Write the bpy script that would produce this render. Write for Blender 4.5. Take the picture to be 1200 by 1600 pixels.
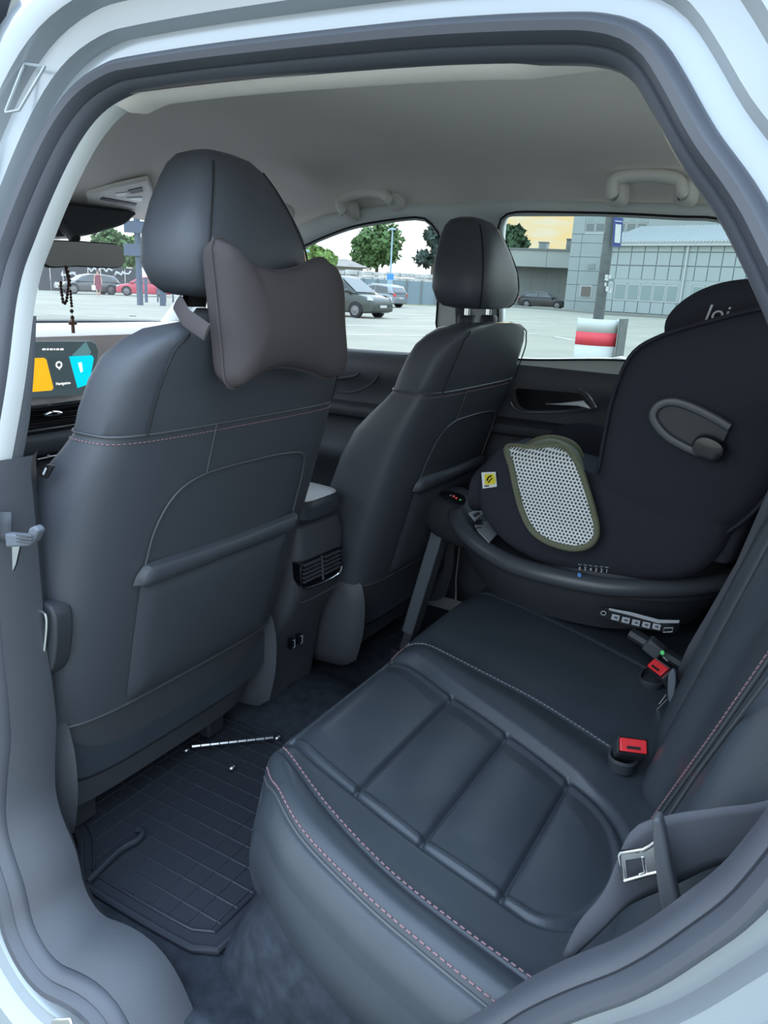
import bpy, bmesh, math, random
import numpy as np
from mathutils import Vector, Matrix
random.seed(7); rng = np.random.default_rng(7)
S = bpy.context.scene
for o in list(bpy.data.objects): bpy.data.objects.remove(o)
COL = S.collection

# ---------------------------------------------------------------- camera
CAM = np.array([0.916, -1.265, 1.253]); FPX = 1173.0
_y, _p, _r = np.radians([29.77, 16.59, 2.92])
FW = np.array([-np.sin(_y)*np.cos(_p), np.cos(_y)*np.cos(_p), -np.sin(_p)])
RT = np.cross(FW, [0, 0, 1]); RT /= np.linalg.norm(RT); UP = np.cross(RT, FW)
RT, UP = np.cos(_r)*RT+np.sin(_r)*UP, -np.sin(_r)*RT+np.cos(_r)*UP
cd = bpy.data.cameras.new('camera'); cd.sensor_fit = 'VERTICAL'; cd.sensor_height = 36.0
cd.lens = FPX/1600*36; cd.clip_start = 0.02; cd.clip_end = 2000
co = bpy.data.objects.new('camera', cd); COL.objects.link(co); S.camera = co
co.matrix_world = Matrix(((RT[0], UP[0], -FW[0], CAM[0]), (RT[1], UP[1], -FW[1], CAM[1]), (RT[2], UP[2], -FW[2], CAM[2]), (0, 0, 0, 1)))

# ---------------------------------------------------------------- sky and exposure
S.view_settings.view_transform = 'Standard'; S.view_settings.look = 'None'
S.view_settings.gamma = 1; S.view_settings.use_curve_mapping = False
S.view_settings.exposure = 1.28
W = bpy.data.worlds.new('sky'); S.world = W; W.use_nodes = True
nt = W.node_tree; nt.nodes.clear()
def wn(t, **k):
    n = nt.nodes.new(t)
    for a, b in k.items(): setattr(n, a, b)
    return n
tc = wn('ShaderNodeTexCoord'); sep = wn('ShaderNodeSeparateXYZ'); nt.links.new(tc.outputs['Generated'], sep.inputs[0])
el = wn('ShaderNodeMapRange'); el.inputs[1].default_value = 0.0; el.inputs[2].default_value = 0.9
nt.links.new(sep.outputs['Z'], el.inputs[0])
ramp = wn('ShaderNodeValToRGB'); nt.links.new(el.outputs[0], ramp.inputs[0])
cr = ramp.color_ramp
cr.elements[0].position = 0; cr.elements[0].color = (.92, .96, .95, 1)
cr.elements[1].position = 1; cr.elements[1].color = (1.55, 2.05, 2.7, 1)
e = cr.elements.new(.35); e.color = (1.25, 1.45, 1.62, 1)
# sunset warmth low in the sky around the sun's azimuth
dot = wn('ShaderNodeVectorMath', operation='DOT_PRODUCT'); nt.links.new(tc.outputs['Generated'], dot.inputs[0])
sd = np.array([-0.327, 0.941, 0.092]); sd /= np.linalg.norm(sd); dot.inputs[1].default_value = tuple(sd)
warm = wn('ShaderNodeMapRange'); warm.inputs[1].default_value = .984; warm.inputs[2].default_value = .9975
nt.links.new(dot.outputs['Value'], warm.inputs[0])
noi = wn('ShaderNodeTexNoise'); noi.inputs['Scale'].default_value = 14; noi.inputs['Detail'].default_value = 5
mp = wn('ShaderNodeMapping'); mp.inputs['Scale'].default_value = (1, 1, 5); nt.links.new(tc.outputs['Generated'], mp.inputs[0]); nt.links.new(mp.outputs[0], noi.inputs[0])
cl = wn('ShaderNodeMapRange'); cl.inputs[1].default_value = .42; cl.inputs[2].default_value = .58; nt.links.new(noi.outputs[0], cl.inputs[0])
wc = wn('ShaderNodeMix', data_type='RGBA'); wc.inputs[6].default_value = (.64, .52, .29, 1); wc.inputs[7].default_value = (.59, .57, .46, 1)
nt.links.new(cl.outputs[0], wc.inputs[0])
mx = wn('ShaderNodeMix', data_type='RGBA'); nt.links.new(warm.outputs[0], mx.inputs[0]); nt.links.new(ramp.outputs[0], mx.inputs[6]); nt.links.new(wc.outputs[2], mx.inputs[7])
bg = wn('ShaderNodeBackground'); bg.inputs[1].default_value = 0.72; nt.links.new(mx.outputs[2], bg.inputs[0])
ow = wn('ShaderNodeOutputWorld'); nt.links.new(bg.outputs[0], ow.inputs[0])

# low sun behind thin cloud, where the sky glows
sl = bpy.data.lights.new('sun', 'SUN'); sl.energy = .7; sl.angle = math.radians(22); sl.color = (1, .82, .55)
so = bpy.data.objects.new('sun', sl); COL.objects.link(so); so.rotation_euler = Vector(tuple(sd)).to_track_quat('Z', 'Y').to_euler()

# ---------------------------------------------------------------- helpers
def ray(px, py): return FW+RT*(px-600)/FPX-UP*(py-800)/FPX
def pl(px, py, n, d):
    w = ray(px, py); n = np.array(n, float); return CAM+(d-n@CAM)/(n@w)*w
def atX(px, py, x): return pl(px, py, (1, 0, 0), x)
def atY(px, py, y): return pl(px, py, (0, 1, 0), y)
def atZ(px, py, z): return pl(px, py, (0, 0, 1), z)
def atS(px, py, fn, y=-.7):
    for _ in range(60):
        P = atY(px, py, y); y = .5*y+.5*fn(P[2])
    return atY(px, py, y)
V = lambda *a: np.array(a, float)

MATS = {}
def mat(name, col, rough=.5, metal=0, bump=0, bscale=200, var=0, vscale=5, spec=.5, emit=None, es=1, coat=0, trans=0, stretch=None):
    if name in MATS: return MATS[name]
    m = bpy.data.materials.new(name); m.use_nodes = True; t = m.node_tree; b = t.nodes['Principled BSDF']
    c4 = (*col, 1); b.inputs['Base Color'].default_value = c4
    b.inputs['Roughness'].default_value = rough; b.inputs['Metallic'].default_value = metal
    b.inputs['Specular IOR Level'].default_value = spec; b.inputs['Coat Weight'].default_value = coat
    b.inputs['Transmission Weight'].default_value = trans
    if emit: b.inputs['Emission Color'].default_value = (*emit, 1); b.inputs['Emission Strength'].default_value = es
    if bump or var:
        tx = t.nodes.new('ShaderNodeTexCoord')
        src = tx.outputs['Object']
        if stretch:
            mpn = t.nodes.new('ShaderNodeMapping'); mpn.inputs['Scale'].default_value = stretch; t.links.new(src, mpn.inputs[0]); src = mpn.outputs[0]
    if bump:
        n = t.nodes.new('ShaderNodeTexNoise'); n.inputs['Scale'].default_value = bscale; n.inputs['Detail'].default_value = 3
        t.links.new(src, n.inputs[0]); bp = t.nodes.new('ShaderNodeBump'); bp.inputs['Strength'].default_value = bump; bp.inputs['Distance'].default_value = .002
        t.links.new(n.outputs[0], bp.inputs['Height']); t.links.new(bp.outputs[0], b.inputs['Normal'])
    if var:
        n2 = t.nodes.new('ShaderNodeTexNoise'); n2.inputs['Scale'].default_value = vscale; n2.inputs['Detail'].default_value = 4; t.links.new(src, n2.inputs[0])
        r = t.nodes.new('ShaderNodeValToRGB'); t.links.new(n2.outputs[0], r.inputs[0])
        r.color_ramp.elements[0].position = .3; r.color_ramp.elements[1].position = .7
        r.color_ramp.elements[0].color = tuple(max(0, x*(1-var)) for x in col)+(1,); r.color_ramp.elements[1].color = tuple(min(1, x*(1+var)) for x in col)+(1,)
        t.links.new(r.outputs[0], b.inputs['Base Color'])
    MATS[name] = m; return m
def glass(name, tint, gloss=.08):
    m = bpy.data.materials.new(name); m.use_nodes = True; t = m.node_tree; t.nodes.clear()
    tr = t.nodes.new('ShaderNodeBsdfTransparent'); tr.inputs[0].default_value = (*tint, 1)
    gl = t.nodes.new('ShaderNodeBsdfGlossy'); gl.inputs['Roughness'].default_value = .02
    fr = t.nodes.new('ShaderNodeFresnel'); fr.inputs[0].default_value = 1.35
    mi = t.nodes.new('ShaderNodeMixShader'); t.links.new(fr.outputs[0], mi.inputs[0]); t.links.new(tr.outputs[0], mi.inputs[1]); t.links.new(gl.outputs[0], mi.inputs[2])
    o = t.nodes.new('ShaderNodeOutputMaterial'); t.links.new(mi.outputs[0], o.inputs[0]); MATS[name] = m; return m

class MB:
    def __init__(s): s.v = []; s.f = []
    def add(s, v, f):
        o = len(s.v); s.v += [tuple(float(c) for c in p) for p in v]; s.f += [tuple(i+o for i in q) for q in f]; return s
    def box(s, c, d, ax=None):
        c = np.array(c, float); h = np.array(d, float)/2
        A = np.eye(3) if ax is None else np.array(ax, float)
        vs = [c+A.T@(h*V(i, j, k)) for i in (-1, 1) for j in (-1, 1) for k in (-1, 1)]
        return s.add(vs, [(0, 1, 3, 2), (4, 6, 7, 5), (0, 4, 5, 1), (2, 3, 7, 6), (0, 2, 6, 4), (1, 5, 7, 3)])
    def loft(s, rings, closed=True, cap=True, loop=False):
        n = len(rings[0]); v = [p for r in rings for p in r]; f = []
        R_ = len(rings)
        for i in range(R_ if loop else R_-1):
            for j in range(n if closed else n-1):
                k = (j+1) % n; ii = (i+1) % R_
                f.append((i*n+j, i*n+k, ii*n+k, ii*n+j))
        if cap and not loop and closed: f.append(tuple(range(n))[::-1]); f.append(tuple((R_-1)*n+j for j in range(n)))
        return s.add(v, f)
    def tube(s, path, r, n=8, closed=False, ry=None, upv=None):
        P = [np.array(p, float) for p in path]; m = len(P); rings = []
        rr = r if hasattr(r, '__len__') else [r]*m
        prev = np.array(upv if upv is not None else (.13, .27, .95), float)
        for i in range(m):
            a = P[(i-1) % m] if (closed or i > 0) else P[i]; b = P[(i+1) % m] if (closed or i < m-1) else P[i]
            t = b-a; t /= (np.linalg.norm(t)+1e-9)
            u = prev-t*(prev@t); u /= (np.linalg.norm(u)+1e-9); w = np.cross(t, u)
            if upv is None: prev = u
            q = ry if ry is not None else None
            rings.append([P[i]+w*np.cos(a_)*rr[i]+u*np.sin(a_)*(rr[i] if q is None else q) for a_ in np.linspace(0, 2*np.pi, n, endpoint=False)])
        return s.loft(rings, True, not closed, closed)
    def grid(s, P):
        a, b = len(P), len(P[0]); return s.add([P[i][j] for i in range(a) for j in range(b)], [(i*b+j, i*b+j+1, (i+1)*b+j+1, (i+1)*b+j) for i in range(a-1) for j in range(b-1)])
    def prism(s, pts, off):
        off = np.array(off, float); n = len(pts); v = [np.array(p, float) for p in pts]; v += [p+off for p in v]
        return s.add(v, [tuple(range(n))[::-1], tuple(range(n, 2*n))]+[(i, (i+1) % n, n+(i+1) % n, n+i) for i in range(n)])
    def cyl(s, a, b, r, n=16, r2=None):
        return s.tube([a, b], [r, r2 if r2 is not None else r], n)
    def ell(s, c, rad, n=12, m=8, ax=None):
        A = np.eye(3) if ax is None else np.array(ax, float); rings = []
        for i in range(m+1):
            th = np.pi*(.02+.96*i/m)
            rings.append([np.array(c)+A.T@(np.array(rad)*V(np.sin(th)*np.cos(a), np.sin(th)*np.sin(a), np.cos(th))) for a in np.linspace(0, 2*np.pi, n, endpoint=False)])
        return s.loft(rings)
    def build(s, name, m, parent=None, smooth=40, bevel=0, sub=0, solid=0, recalc=True, kind=None):
        me = bpy.data.meshes.new(name); v = np.array(s.v)
        if parent is not None: v = v-np.array(parent.matrix_world.translation if parent.get('_r') is None else parent['_r'])
        me.from_pydata(v.tolist(), [], s.f)
        if recalc:
            bm = bmesh.new(); bm.from_mesh(me); bmesh.ops.recalc_face_normals(bm, faces=bm.faces); bm.to_mesh(me); bm.free()
        if smooth:
            for p in me.polygons: p.use_smooth = True
            me.set_sharp_from_angle(angle=math.radians(smooth))
        ob = bpy.data.objects.new(name, me); COL.objects.link(ob)
        if isinstance(m, str): m = MATS[m]
        me.materials.append(m)
        if parent is not None:
            ob.parent = parent; ob['_r'] = list(parent['_r']) if parent.get('_r') is not None else list(parent.location)
        else: ob['_r'] = [0, 0, 0]
        if solid: md = ob.modifiers.new('thick', 'SOLIDIFY'); md.thickness = solid; md.offset = 0
        if bevel: md = ob.modifiers.new('round', 'BEVEL'); md.width = bevel; md.segments = 3; md.limit_method = 'ANGLE'; md.angle_limit = math.radians(35)
        if sub: md = ob.modifiers.new('smooth', 'SUBSURF'); md.levels = sub; md.render_levels = sub
        if kind: ob['kind'] = kind
        return ob
def thing(name, label, cat, loc, group=None):
    o = bpy.data.objects.new(name, None); COL.objects.link(o); o.location = tuple(float(c) for c in loc); o.empty_display_size = .05
    o['label'] = label; o['category'] = cat; o['_r'] = [float(c) for c in loc]
    if group: o['group'] = group
    return o
def tag(o, label, cat, group=None):
    o['label'] = label; o['category'] = cat
    if group: o['group'] = group
    return o
def struct(o, label=None, cat=None):
    o['kind'] = 'structure'
    if label: o['label'] = label
    if cat: o['category'] = cat
    return o
def copytree(o, dloc, parent=None):
    c = o.copy(); COL.objects.link(c)
    if parent is None: c.location = tuple(np.array(o.location)+np.array(dloc))
    else: c.parent = parent
    for ch in list(o.children): copytree(ch, (0, 0, 0), c)
    return c
def sering(c, hx, hy, p=3., n=32, ax=(1, 0, 0), ay=(0, 1, 0)):
    c = np.array(c, float); ax = np.array(ax, float); ay = np.array(ay, float); out = []
    for a in np.linspace(0, 2*np.pi, n, endpoint=False):
        ca, sa = np.cos(a), np.sin(a)
        out.append(c+ax*hx*np.sign(ca)*abs(ca)**(2/p)+ay*hy*np.sign(sa)*abs(sa)**(2/p))
    return out
def crom(P, n, closed=False):
    P = np.array(P, float); m = len(P)
    if closed: Q = np.vstack([P[-1], P, P[0], P[1]]); segs = m
    else: Q = np.vstack([2*P[0]-P[1], P, 2*P[-1]-P[-2]]); segs = m-1
    L = np.array([np.linalg.norm(Q[i+2]-Q[i+1]) for i in range(segs)]); cum = np.concatenate([[0], np.cumsum(L)])
    out = []
    for s_ in np.linspace(0, cum[-1], n, endpoint=not closed):
        i = min(np.searchsorted(cum, s_, side='right')-1, segs-1); t = (s_-cum[i])/max(L[i], 1e-9)
        a, b, c, d = Q[i], Q[i+1], Q[i+2], Q[i+3]
        out.append(.5*((2*b)+(-a+c)*t+(2*a-5*b+4*c-d)*t*t+(-a+3*b-3*c+d)*t**3))
    return np.array(out)
def lin(P, n):
    P = np.array(P, float); Q = np.vstack([P, P[:1]]); L = np.concatenate([[0], np.cumsum(np.linalg.norm(np.diff(Q, axis=0), axis=1))])
    t = np.linspace(0, L[-1], n, endpoint=False); return np.stack([np.interp(t, L, Q[:, k]) for k in range(P.shape[1])], 1)
def inflate(outline, spine, T, fr, n=7, both=True, power=.5, flat=0):
    """pillow-shaped solid: outline (2D) shrinks onto a spine segment while it swells; fr = origin, axis1, axis2, normal"""
    o, a1, a2, nn = [np.array(q, float) for q in fr]; O = np.array(outline, float); A, B = [np.array(q, float) for q in spine]
    d = B-A; t = np.clip(((O-A)@d)/max(d@d, 1e-9), 0, 1); C = A+t[:, None]*d
    rings = []
    ss = np.linspace(0, .97, n)
    def lay(s_, sg):
        h = T*(1-(1-s_)**2)**power*sg
        if sg < 0 and flat: h *= flat
        Q = O*(1-s_)+C*s_
        return [o+a1*q[0]+a2*q[1]+nn*h for q in Q]
    for s_ in ss[::-1]: rings.append(lay(s_, 1))
    if both:
        for s_ in ss[1:]: rings.append(lay(s_, -1))
    return MB().loft(rings, True, True)
def dpoly(x, y, poly):
    """distance from points to a polyline (arrays)"""
    P = np.array(poly, float); best = np.full(np.shape(x), 1e9)
    for a, b in zip(P[:-1], P[1:]):
        d = b-a; t = np.clip(((x-a[0])*d[0]+(y-a[1])*d[1])/(d@d), 0, 1)
        best = np.minimum(best, np.hypot(x-a[0]-t*d[0], y-a[1]-t*d[1]))
    return best
def inpoly(x, y, poly):
    P = np.array(poly, float); c = np.zeros(np.shape(x), bool); j = len(P)-1
    for i in range(len(P)):
        cond = ((P[i, 1] > y) != (P[j, 1] > y)) & (x < (P[j, 0]-P[i, 0])*(y-P[i, 1])/(P[j, 1]-P[i, 1]+1e-12)+P[i, 0])
        c ^= cond; j = i
    return c
def dashes(path, L, gap, r, name, m, parent):
    """short stitches along a path, one joined part"""
    P = np.array(path); seg = np.linalg.norm(np.diff(P, axis=0), axis=1); cum = np.concatenate([[0], np.cumsum(seg)])
    mb = MB(); s_ = 0
    at = lambda q: np.array([np.interp(q, cum, P[:, k]) for k in range(3)])
    while s_+L < cum[-1]:
        mb.tube([at(s_), at(s_+L/2), at(s_+L)], r, 5); s_ += L+gap
    return mb.build(name, m, parent, kind='stuff')
def text(name, body, size, o, ax, ay, m, parent, depth=.0004, align='CENTER', shear=0):
    cu = bpy.data.curves.new(name, 'FONT'); cu.body = body; cu.size = size; cu.extrude = depth; cu.align_x = align; cu.align_y = 'CENTER'; cu.shear = shear
    tmp = bpy.data.objects.new('tmp', cu); COL.objects.link(tmp); bpy.context.view_layer.update()
    me = bpy.data.meshes.new_from_object(tmp.evaluated_get(bpy.context.evaluated_depsgraph_get())); bpy.data.objects.remove(tmp)
    ax = np.array(ax, float); ax /= np.linalg.norm(ax); ay = np.array(ay, float); ay -= ax*(ay@ax); ay /= np.linalg.norm(ay); az = np.cross(ax, ay)
    o = np.array(o, float)-np.array(parent['_r'])
    for v in me.vertices: v.co = Vector(o+ax*v.co[0]+ay*v.co[1]+az*v.co[2])
    me.materials.clear(); me.materials.append(MATS[m] if isinstance(m, str) else m)
    ob = bpy.data.objects.new(name, me); COL.objects.link(ob); ob.parent = parent; ob['_r'] = list(parent['_r']); return ob

# ---------------------------------------------------------------- materials
LEA = (.044, .054, .067)
mat('leather', LEA, .37, bump=.12, bscale=420, var=.08, vscale=12)
mat('leather_back', (0.0700, 0.0784, 0.0938), .46, bump=.18, bscale=500)
mat('pillow_cloth', (0.0900, 0.0792, 0.0840), .85, bump=.3, bscale=600, spec=.2)
mat('fabric_black', (0.0375, 0.0400, 0.0525), .95, bump=.4, bscale=700, spec=.15)
mat('plastic_black', (0.0378, 0.0419, 0.0500), .5, bump=.1, bscale=500)
mat('plastic_gloss', (.008, .009, .012), .15)
mat('plastic_dark', (0.0715, 0.0780, 0.0910), .55, bump=.15, bscale=400)
mat('rubber', (.075, .082, .10), .40, spec=.6)
mat('mat_rubber', (0.0352, 0.0400, 0.0528), .5)
mat('carpet', (0.0416, 0.0496, 0.0640), 1., bump=.8, bscale=900, var=.25, vscale=40, spec=.1)
mat('paint', (.37, .41, .44), .24, metal=.3, coat=.7, var=.03, vscale=3)
mat('paint_inner', (.50, .58, .64), .3, metal=.1, coat=.4)
mat('headliner', (.88, .82, .76), .95, bump=.25, bscale=800, var=.02, spec=.1)
mat('trim_light', (.66, .69, .68), .7, bump=.1, bscale=400, spec=.25)
mat('handle_grey', (.80, .77, .72), .55)
mat('chrome', (.85, .86, .88), .12, metal=1)
mat('steel', (.6, .62, .65), .3, metal=1)
mat('thread_red', (.27, .16, .18), .8)
mat('thread_grey', (.30, .32, .36), .8)
mat('piping', (.075, .082, .092), .5); mat('seam_dark', (.014, .015, .018), .7)
mat('webbing', (0.0633, 0.0690, 0.0851), .7, bump=.12, bscale=500)
mat('red', (.80, .03, .04), .35, spec=.6)
mat('white', (.85, .86, .87), .5)
mat('olive', (.16, .17, .11), .85, bump=.3, bscale=500)
mat('yellow', (.85, .70, .03), .5)
mat('black', (.008, .008, .009), .5)
mat('silver_print', (.45, .48, .52), .5)
mat('leg_grey', (.13, .15, .18), .5)
mat('rim_grey', (.07, .078, .09), .36, spec=.6)
mat('dash_beige', (.84, .74, .72), .6, bump=.1, bscale=300)
mat('wood', (.22, .10, .06), .5)
mat('wood_dark', (.06, .022, .018), .4)
glass('glass_clear', (.97, .99, .98)); glass('glass_rear', (.80, .87, .83))

# ================================================================ the car body (setting)
CY = .035                                    # centre line of the car
def bodyY(z):
    return -.74-.16*max(0, .62-z) if z < 1.0 else -.74+.33*(z-1.0)
pxs = [(0, 1400), (15, 1460), (40, 1510), (75, 1550), (150, 1600)]
LOOP = [atS(*p, bodyY)[[0, 2]] for p in pxs]
LOOP += [V(.36, .235), V(.54, .32), V(.69, .47)]
LOOP += [atS(*p, bodyY)[[0, 2]] for p in ((870, 1600), (1000, 1550), (1100, 1490), (1200, 1410))]
LOOP += [V(.975, .95), V(.965, 1.07), V(.925, 1.20)]
LOOP += [atS(*p, bodyY)[[0, 2]] for p in ((1200, 340), (1110, 205), (1065, 125), (1030, 70), (990, 40), (940, 27), (880, 25), (750, 30), (600, 42), (350, 70), (215, 90), (172, 101), (125, 132), (86, 182), (48, 257), (8, 357), (-18, 445))]
LOOP += [V(-.008, 1.10), V(-.004, .90), V(-.006, .70), V(-.015, .50)]
NL = 260
LP = crom(LOOP, NL, True)
tan = np.roll(LP, -1, 0)-np.roll(LP, 1, 0); tan /= np.linalg.norm(tan, axis=1)[:, None]
NI = np.stack([-tan[:, 1], tan[:, 0]], 1)     # inward normal
cen = V(.5, .85)
if ((cen-LP)*NI).sum() < 0: NI = -NI
for _ in range(6): NI = (np.roll(NI, 1, 0)+NI*2+np.roll(NI, -1, 0)); NI /= np.linalg.norm(NI, axis=1)[:, None]
def swp(prof, idx=None, name='x', m='paint', parent=None, closed=True, **k):
    ids = range(NL) if idx is None else idx
    rings = []
    for i in ids:
        r = []
        for d, dy in prof:
            if d > -.02: d *= .58; dy *= .75
            ex = max(0, -d-.10)*max(0, -NI[i][1])          # the side bends over into the roof
            q = LP[i]+NI[i]*d; r.append(V(q[0], bodyY(LP[i][1])+dy+.85*ex, q[1]-.72*ex))
        rings.append(r)
    return MB().loft(rings, False, False, loop=idx is None).build(name, m, parent, recalc=False, **k)
wl = swp([(-.36, .0), (-.30, -.03), (-.12, -.035), (-.085, -.03), (-.066, -.026), (-.058, -.004), (-.034, .0), (-.027, .018), (-.008, .02), (.01, .022), (.03, .03)], name='wall_left', m='paint')
struct(wl, 'pale silver painted car body around the open rear door', 'car body')
wl.modifiers.new('t', 'SOLIDIFY').thickness = .004
seal = swp([(-.006, .022), (-.007, .004), (0, -.010), (.010, -.016), (.022, -.013), (.030, -.002), (.033, .012), (.034, .03)], name='door_seal', m='rubber', parent=wl); seal['label'] = 'black rubber door seal'
lip = swp([(.030, .008), (.036, .004), (.046, .012), (.050, .026), (.049, .045), (.04, .05)], name='seal_lip', m='rubber', parent=wl)
# index ranges round the loop
low = [i for i in range(NL) if LP[i][1] < 1.03]
lo_run = []
st = next(i for i in range(NL) if i in set(low) and (i-1) % NL not in set(low))
i = st
while i in set(low): lo_run.append(i); i = (i+1) % NL
up_run = []
while i not in set(low): up_run.append(i); i = (i+1) % NL
# dark sill and lower pillar trim
def vary(i):   # the sill is wider than the pillars
    z = LP[i][1]; x = LP[i][0]
    return 1.0 if z > .75 else 1.0+1.2*min(1, (.75-z)/.35)
rings = []
for i in lo_run:
    k = vary(i); r = []; kk = 1.0 if LP[i][0] < .45 else max(.2, 1-(LP[i][0]-.45)/.2)
    for d, dy in ((.046, .02), (.05, .016), (.058, .03), (.064, .06), (.062, .075), (.03, .095), (.0, .11)):
        dd = .027+(d-.046)*k*.62*kk-.006*(1-kk); q = LP[i]+NI[i]*dd; r.append(V(q[0], bodyY(LP[i][1])+dy*(1+.25*(k-1))*(.35+.65*kk), q[1]))
    rings.append(r)
sill = MB().loft(rings, False, False).build('trim_1', 'plastic_dark', None, recalc=False); struct(sill, 'dark plastic sill and lower pillar trim round the door opening', 'trim')
# light upper trim of the B-pillar
bp = [i for i in up_run if LP[i][0] < .145]+lo_run[:2]
rings = []
for i in bp:
    z = LP[i][1]; k = min(1, max(0, (1.50-z)/.06)); r = []
    for d, dy in ((.026, .018), (.029, .024), (.031, .038), (.029, .050), (.012, .056)):
        q = LP[i]+NI[i]*d; r.append(V(q[0], bodyY(z)+dy, q[1]))
    rings.append(r)
bpt = MB().loft(rings, False, False).build('trim_2', 'trim_light', None, recalc=False); struct(bpt, 'pale grey upper trim of the near door pillar', 'trim')
rings = []
for i in [i for i in bp if LP[i][1] < 1.20]:
    t_ = min(1, (1.20-LP[i][1])/.14); r = []
    for d, dy in ((.024, .046), (.0285, .052), (.029, .054+.012*t_), (.012, .06+.012*t_)):
        q = LP[i]+NI[i]*d; r.append(V(q[0], bodyY(LP[i][1])+dy, q[1]))
    rings.append(r)
MB().loft(rings, False, False).build('pillar_inner', 'plastic_dark', sill, recalc=False)
# headliner edging on top of the opening
tp = [i for i in up_run if LP[i][0] > .09 and LP[i][1] > 1.44]
rings = []
for i in tp:
    r = []
    for d, dy in ((.025, .018), (.030, .026), (.035, .045), (.03, .075)):
        fd_ = min(1, max(0, (.72-LP[i][0])/.10)); d = .018+(d-.018)*fd_
        q = LP[i]+NI[i]*d; r.append(V(q[0], bodyY(LP[i][1])+dy, q[1]))
    rings.append(r)
edg = MB().loft(rings, False, False).build('trim_3', 'headliner', None, recalc=False); struct(edg, 'light grey headliner edging along the top of the door', 'trim')
# stamped bracket on the outer pillar and bright sill plate
mb = MB(); q = [atS(*p, lambda z: bodyY(z)-.034) for p in ((38, 100), (70, 104), (30, 172), (8, 176))]
mb.tube(lin(q, 60), .0018, 6, True).build('pillar_stamping', 'paint', wl)
mb = MB(); q = [atS(*p, lambda z: bodyY(z)-.02) for p in ((84, 1590), (112, 1588), (118, 1606), (80, 1606))]
mb.prism(q, (0, -.004, 0)).build('striker_plate', 'chrome', wl, bevel=.002)
# closed front door edge at the far left
q = [atS(*p, lambda z: bodyY(z)-.045) for p in ((24, -14), (8, 38), (-10, 90), (-60, 240), (-110, 400), (-165, 400), (-120, 200), (-60, 30), (-45, -14))]
fd = MB().prism(q, (0, -.02, 0)).build('door_3', 'plastic_gloss', None, bevel=.003); struct(fd, 'black rear edge of the closed front door frame', 'door')
MB().grid([[V(x, -.795+.03*max(0, .5-z)+.12*max(0, z-.9)**1.5+.02*((x+.65)/.55)**2, z) for z in np.linspace(.22, 1.03, 14)] for x in np.linspace(-1.25, -.20, 20)]).build('outer_panel', 'paint', fd, recalc=False, solid=.01)
gq = crom([V(-1.10, -.76, 1.04), V(-.20, -.75, 1.05), V(-.17, -.69, 1.25), V(-.20, -.63, 1.44), V(-.45, -.63, 1.44), V(-.75, -.66, 1.33)], 60, True)
MB().tube(gq, .022, 8, True).build('window_frame', 'plastic_gloss', fd)
MB().prism(gq, (0, .004, 0)).build('window_glass', 'glass_clear', fd)

# ---- headliner
def ceilz(x, y):
    e = abs((y-CY)/.62); z = 1.538-.095*e**5
    if x < -.25: z -= .16*((-.25-x)/.7)**1.6
    if x > .7: z -= .10*((x-.7)/.7)**1.5
    return z
xs = np.linspace(-.86, 1.45, 50); ys = np.linspace(-.56, .655, 40)
ce = MB().grid([[V(x, y, ceilz(x, y)) for y in ys] for x in xs]).build('ceiling', 'headliner', None, recalc=False)
struct(ce, 'light grey fabric headliner of the car', 'headliner')
# outer roof skin
MB().grid([[V(x, y, ceilz(x, CY)+.13-.14*max(0, (y-CY)/.65)**2.5-.02*max(0, (CY-y)/.45)**2) for y in np.linspace(-.44, .69, 30)] for x in np.linspace(-.9, 1.5, 40)]).build('roof_skin', 'paint', ce, recalc=False)

# ---- right side wall with window openings
def yR(z): return .775 if z < 1.04 else .775-.34*(z-1.04)
def R2(px, py, off=0): 
    P = atS(px, py, lambda z: yR(z)+off, .7); return (P[0], P[2])
w1 = [R2(*p) for p in ((560, 551), (684, 553), (688, 505), (692, 450), (695, 400), (694, 372), (682, 352), (662, 341), (610, 346), (560, 355), (515, 371), (475, 389))]
w1 += [(-.80, 1.26), (-1.02, 1.10), (-1.03, 1.04), (-.75, 1.045)]
w2 = [R2(*p) for p in ((785, 556), (970, 562))]+[(.72, 1.11), (.90, 1.15), (.93, 1.20), (.86, 1.30)]+[R2(*p) for p in ((1190, 378), (1130, 345), (1060, 340), (960, 335), (860, 333), (815, 333), (797, 337), (788, 346), (784, 370), (784, 430), (784, 500))]
outer = [(-1.35, .25), (1.5, .25), (1.5, 1.0), (1.3, 1.30), (1.0, 1.425)]+[(.632, 1.445), (.2, 1.46), (-.18, 1.455), (-.42, 1.425), (-.63, 1.36), (-.84, 1.275), (-1.06, 1.13), (-1.12, 1.07), (-1.35, .95)]
outer = [(x, z+.022*(z > 1.2)) for x, z in outer]
def fill(loops, yf):
    bm = bmesh.new(); ed = []
    for L in loops:
        vs = [bm.verts.new((p[0], 0, p[1])) for p in L]
        for a, b in zip(vs, vs[1:]+vs[:1]): ed.append(bm.edges.new((a, b)))
    bmesh.ops.triangle_fill(bm, use_beauty=True, use_dissolve=False, edges=ed, normal=(0, -1, 0))
    for _ in range(2):
        bmesh.ops.subdivide_edges(bm, edges=[e for e in bm.edges if e.calc_length() > .12], cuts=1)
        bmesh.ops.triangulate(bm, faces=bm.faces)
    mb = MB(); bm.verts.index_update(); mb.add([(v.co.x, yf(v.co.z), v.co.z) for v in bm.verts], [tuple(v.index for v in f.verts) for f in bm.faces]); bm.free(); return mb
cw1 = crom(w1, 90, True); cw2 = crom(w2, 90, True)
wr = fill([outer, cw1.tolist(), cw2.tolist()], yR).build('wall_right', 'trim_light', None)
struct(wr, 'light grey inner pillars and roof rail of the far side', 'car body')
md = wr.modifiers.new('t', 'SOLIDIFY'); md.thickness = .05; md.offset = 0
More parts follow.
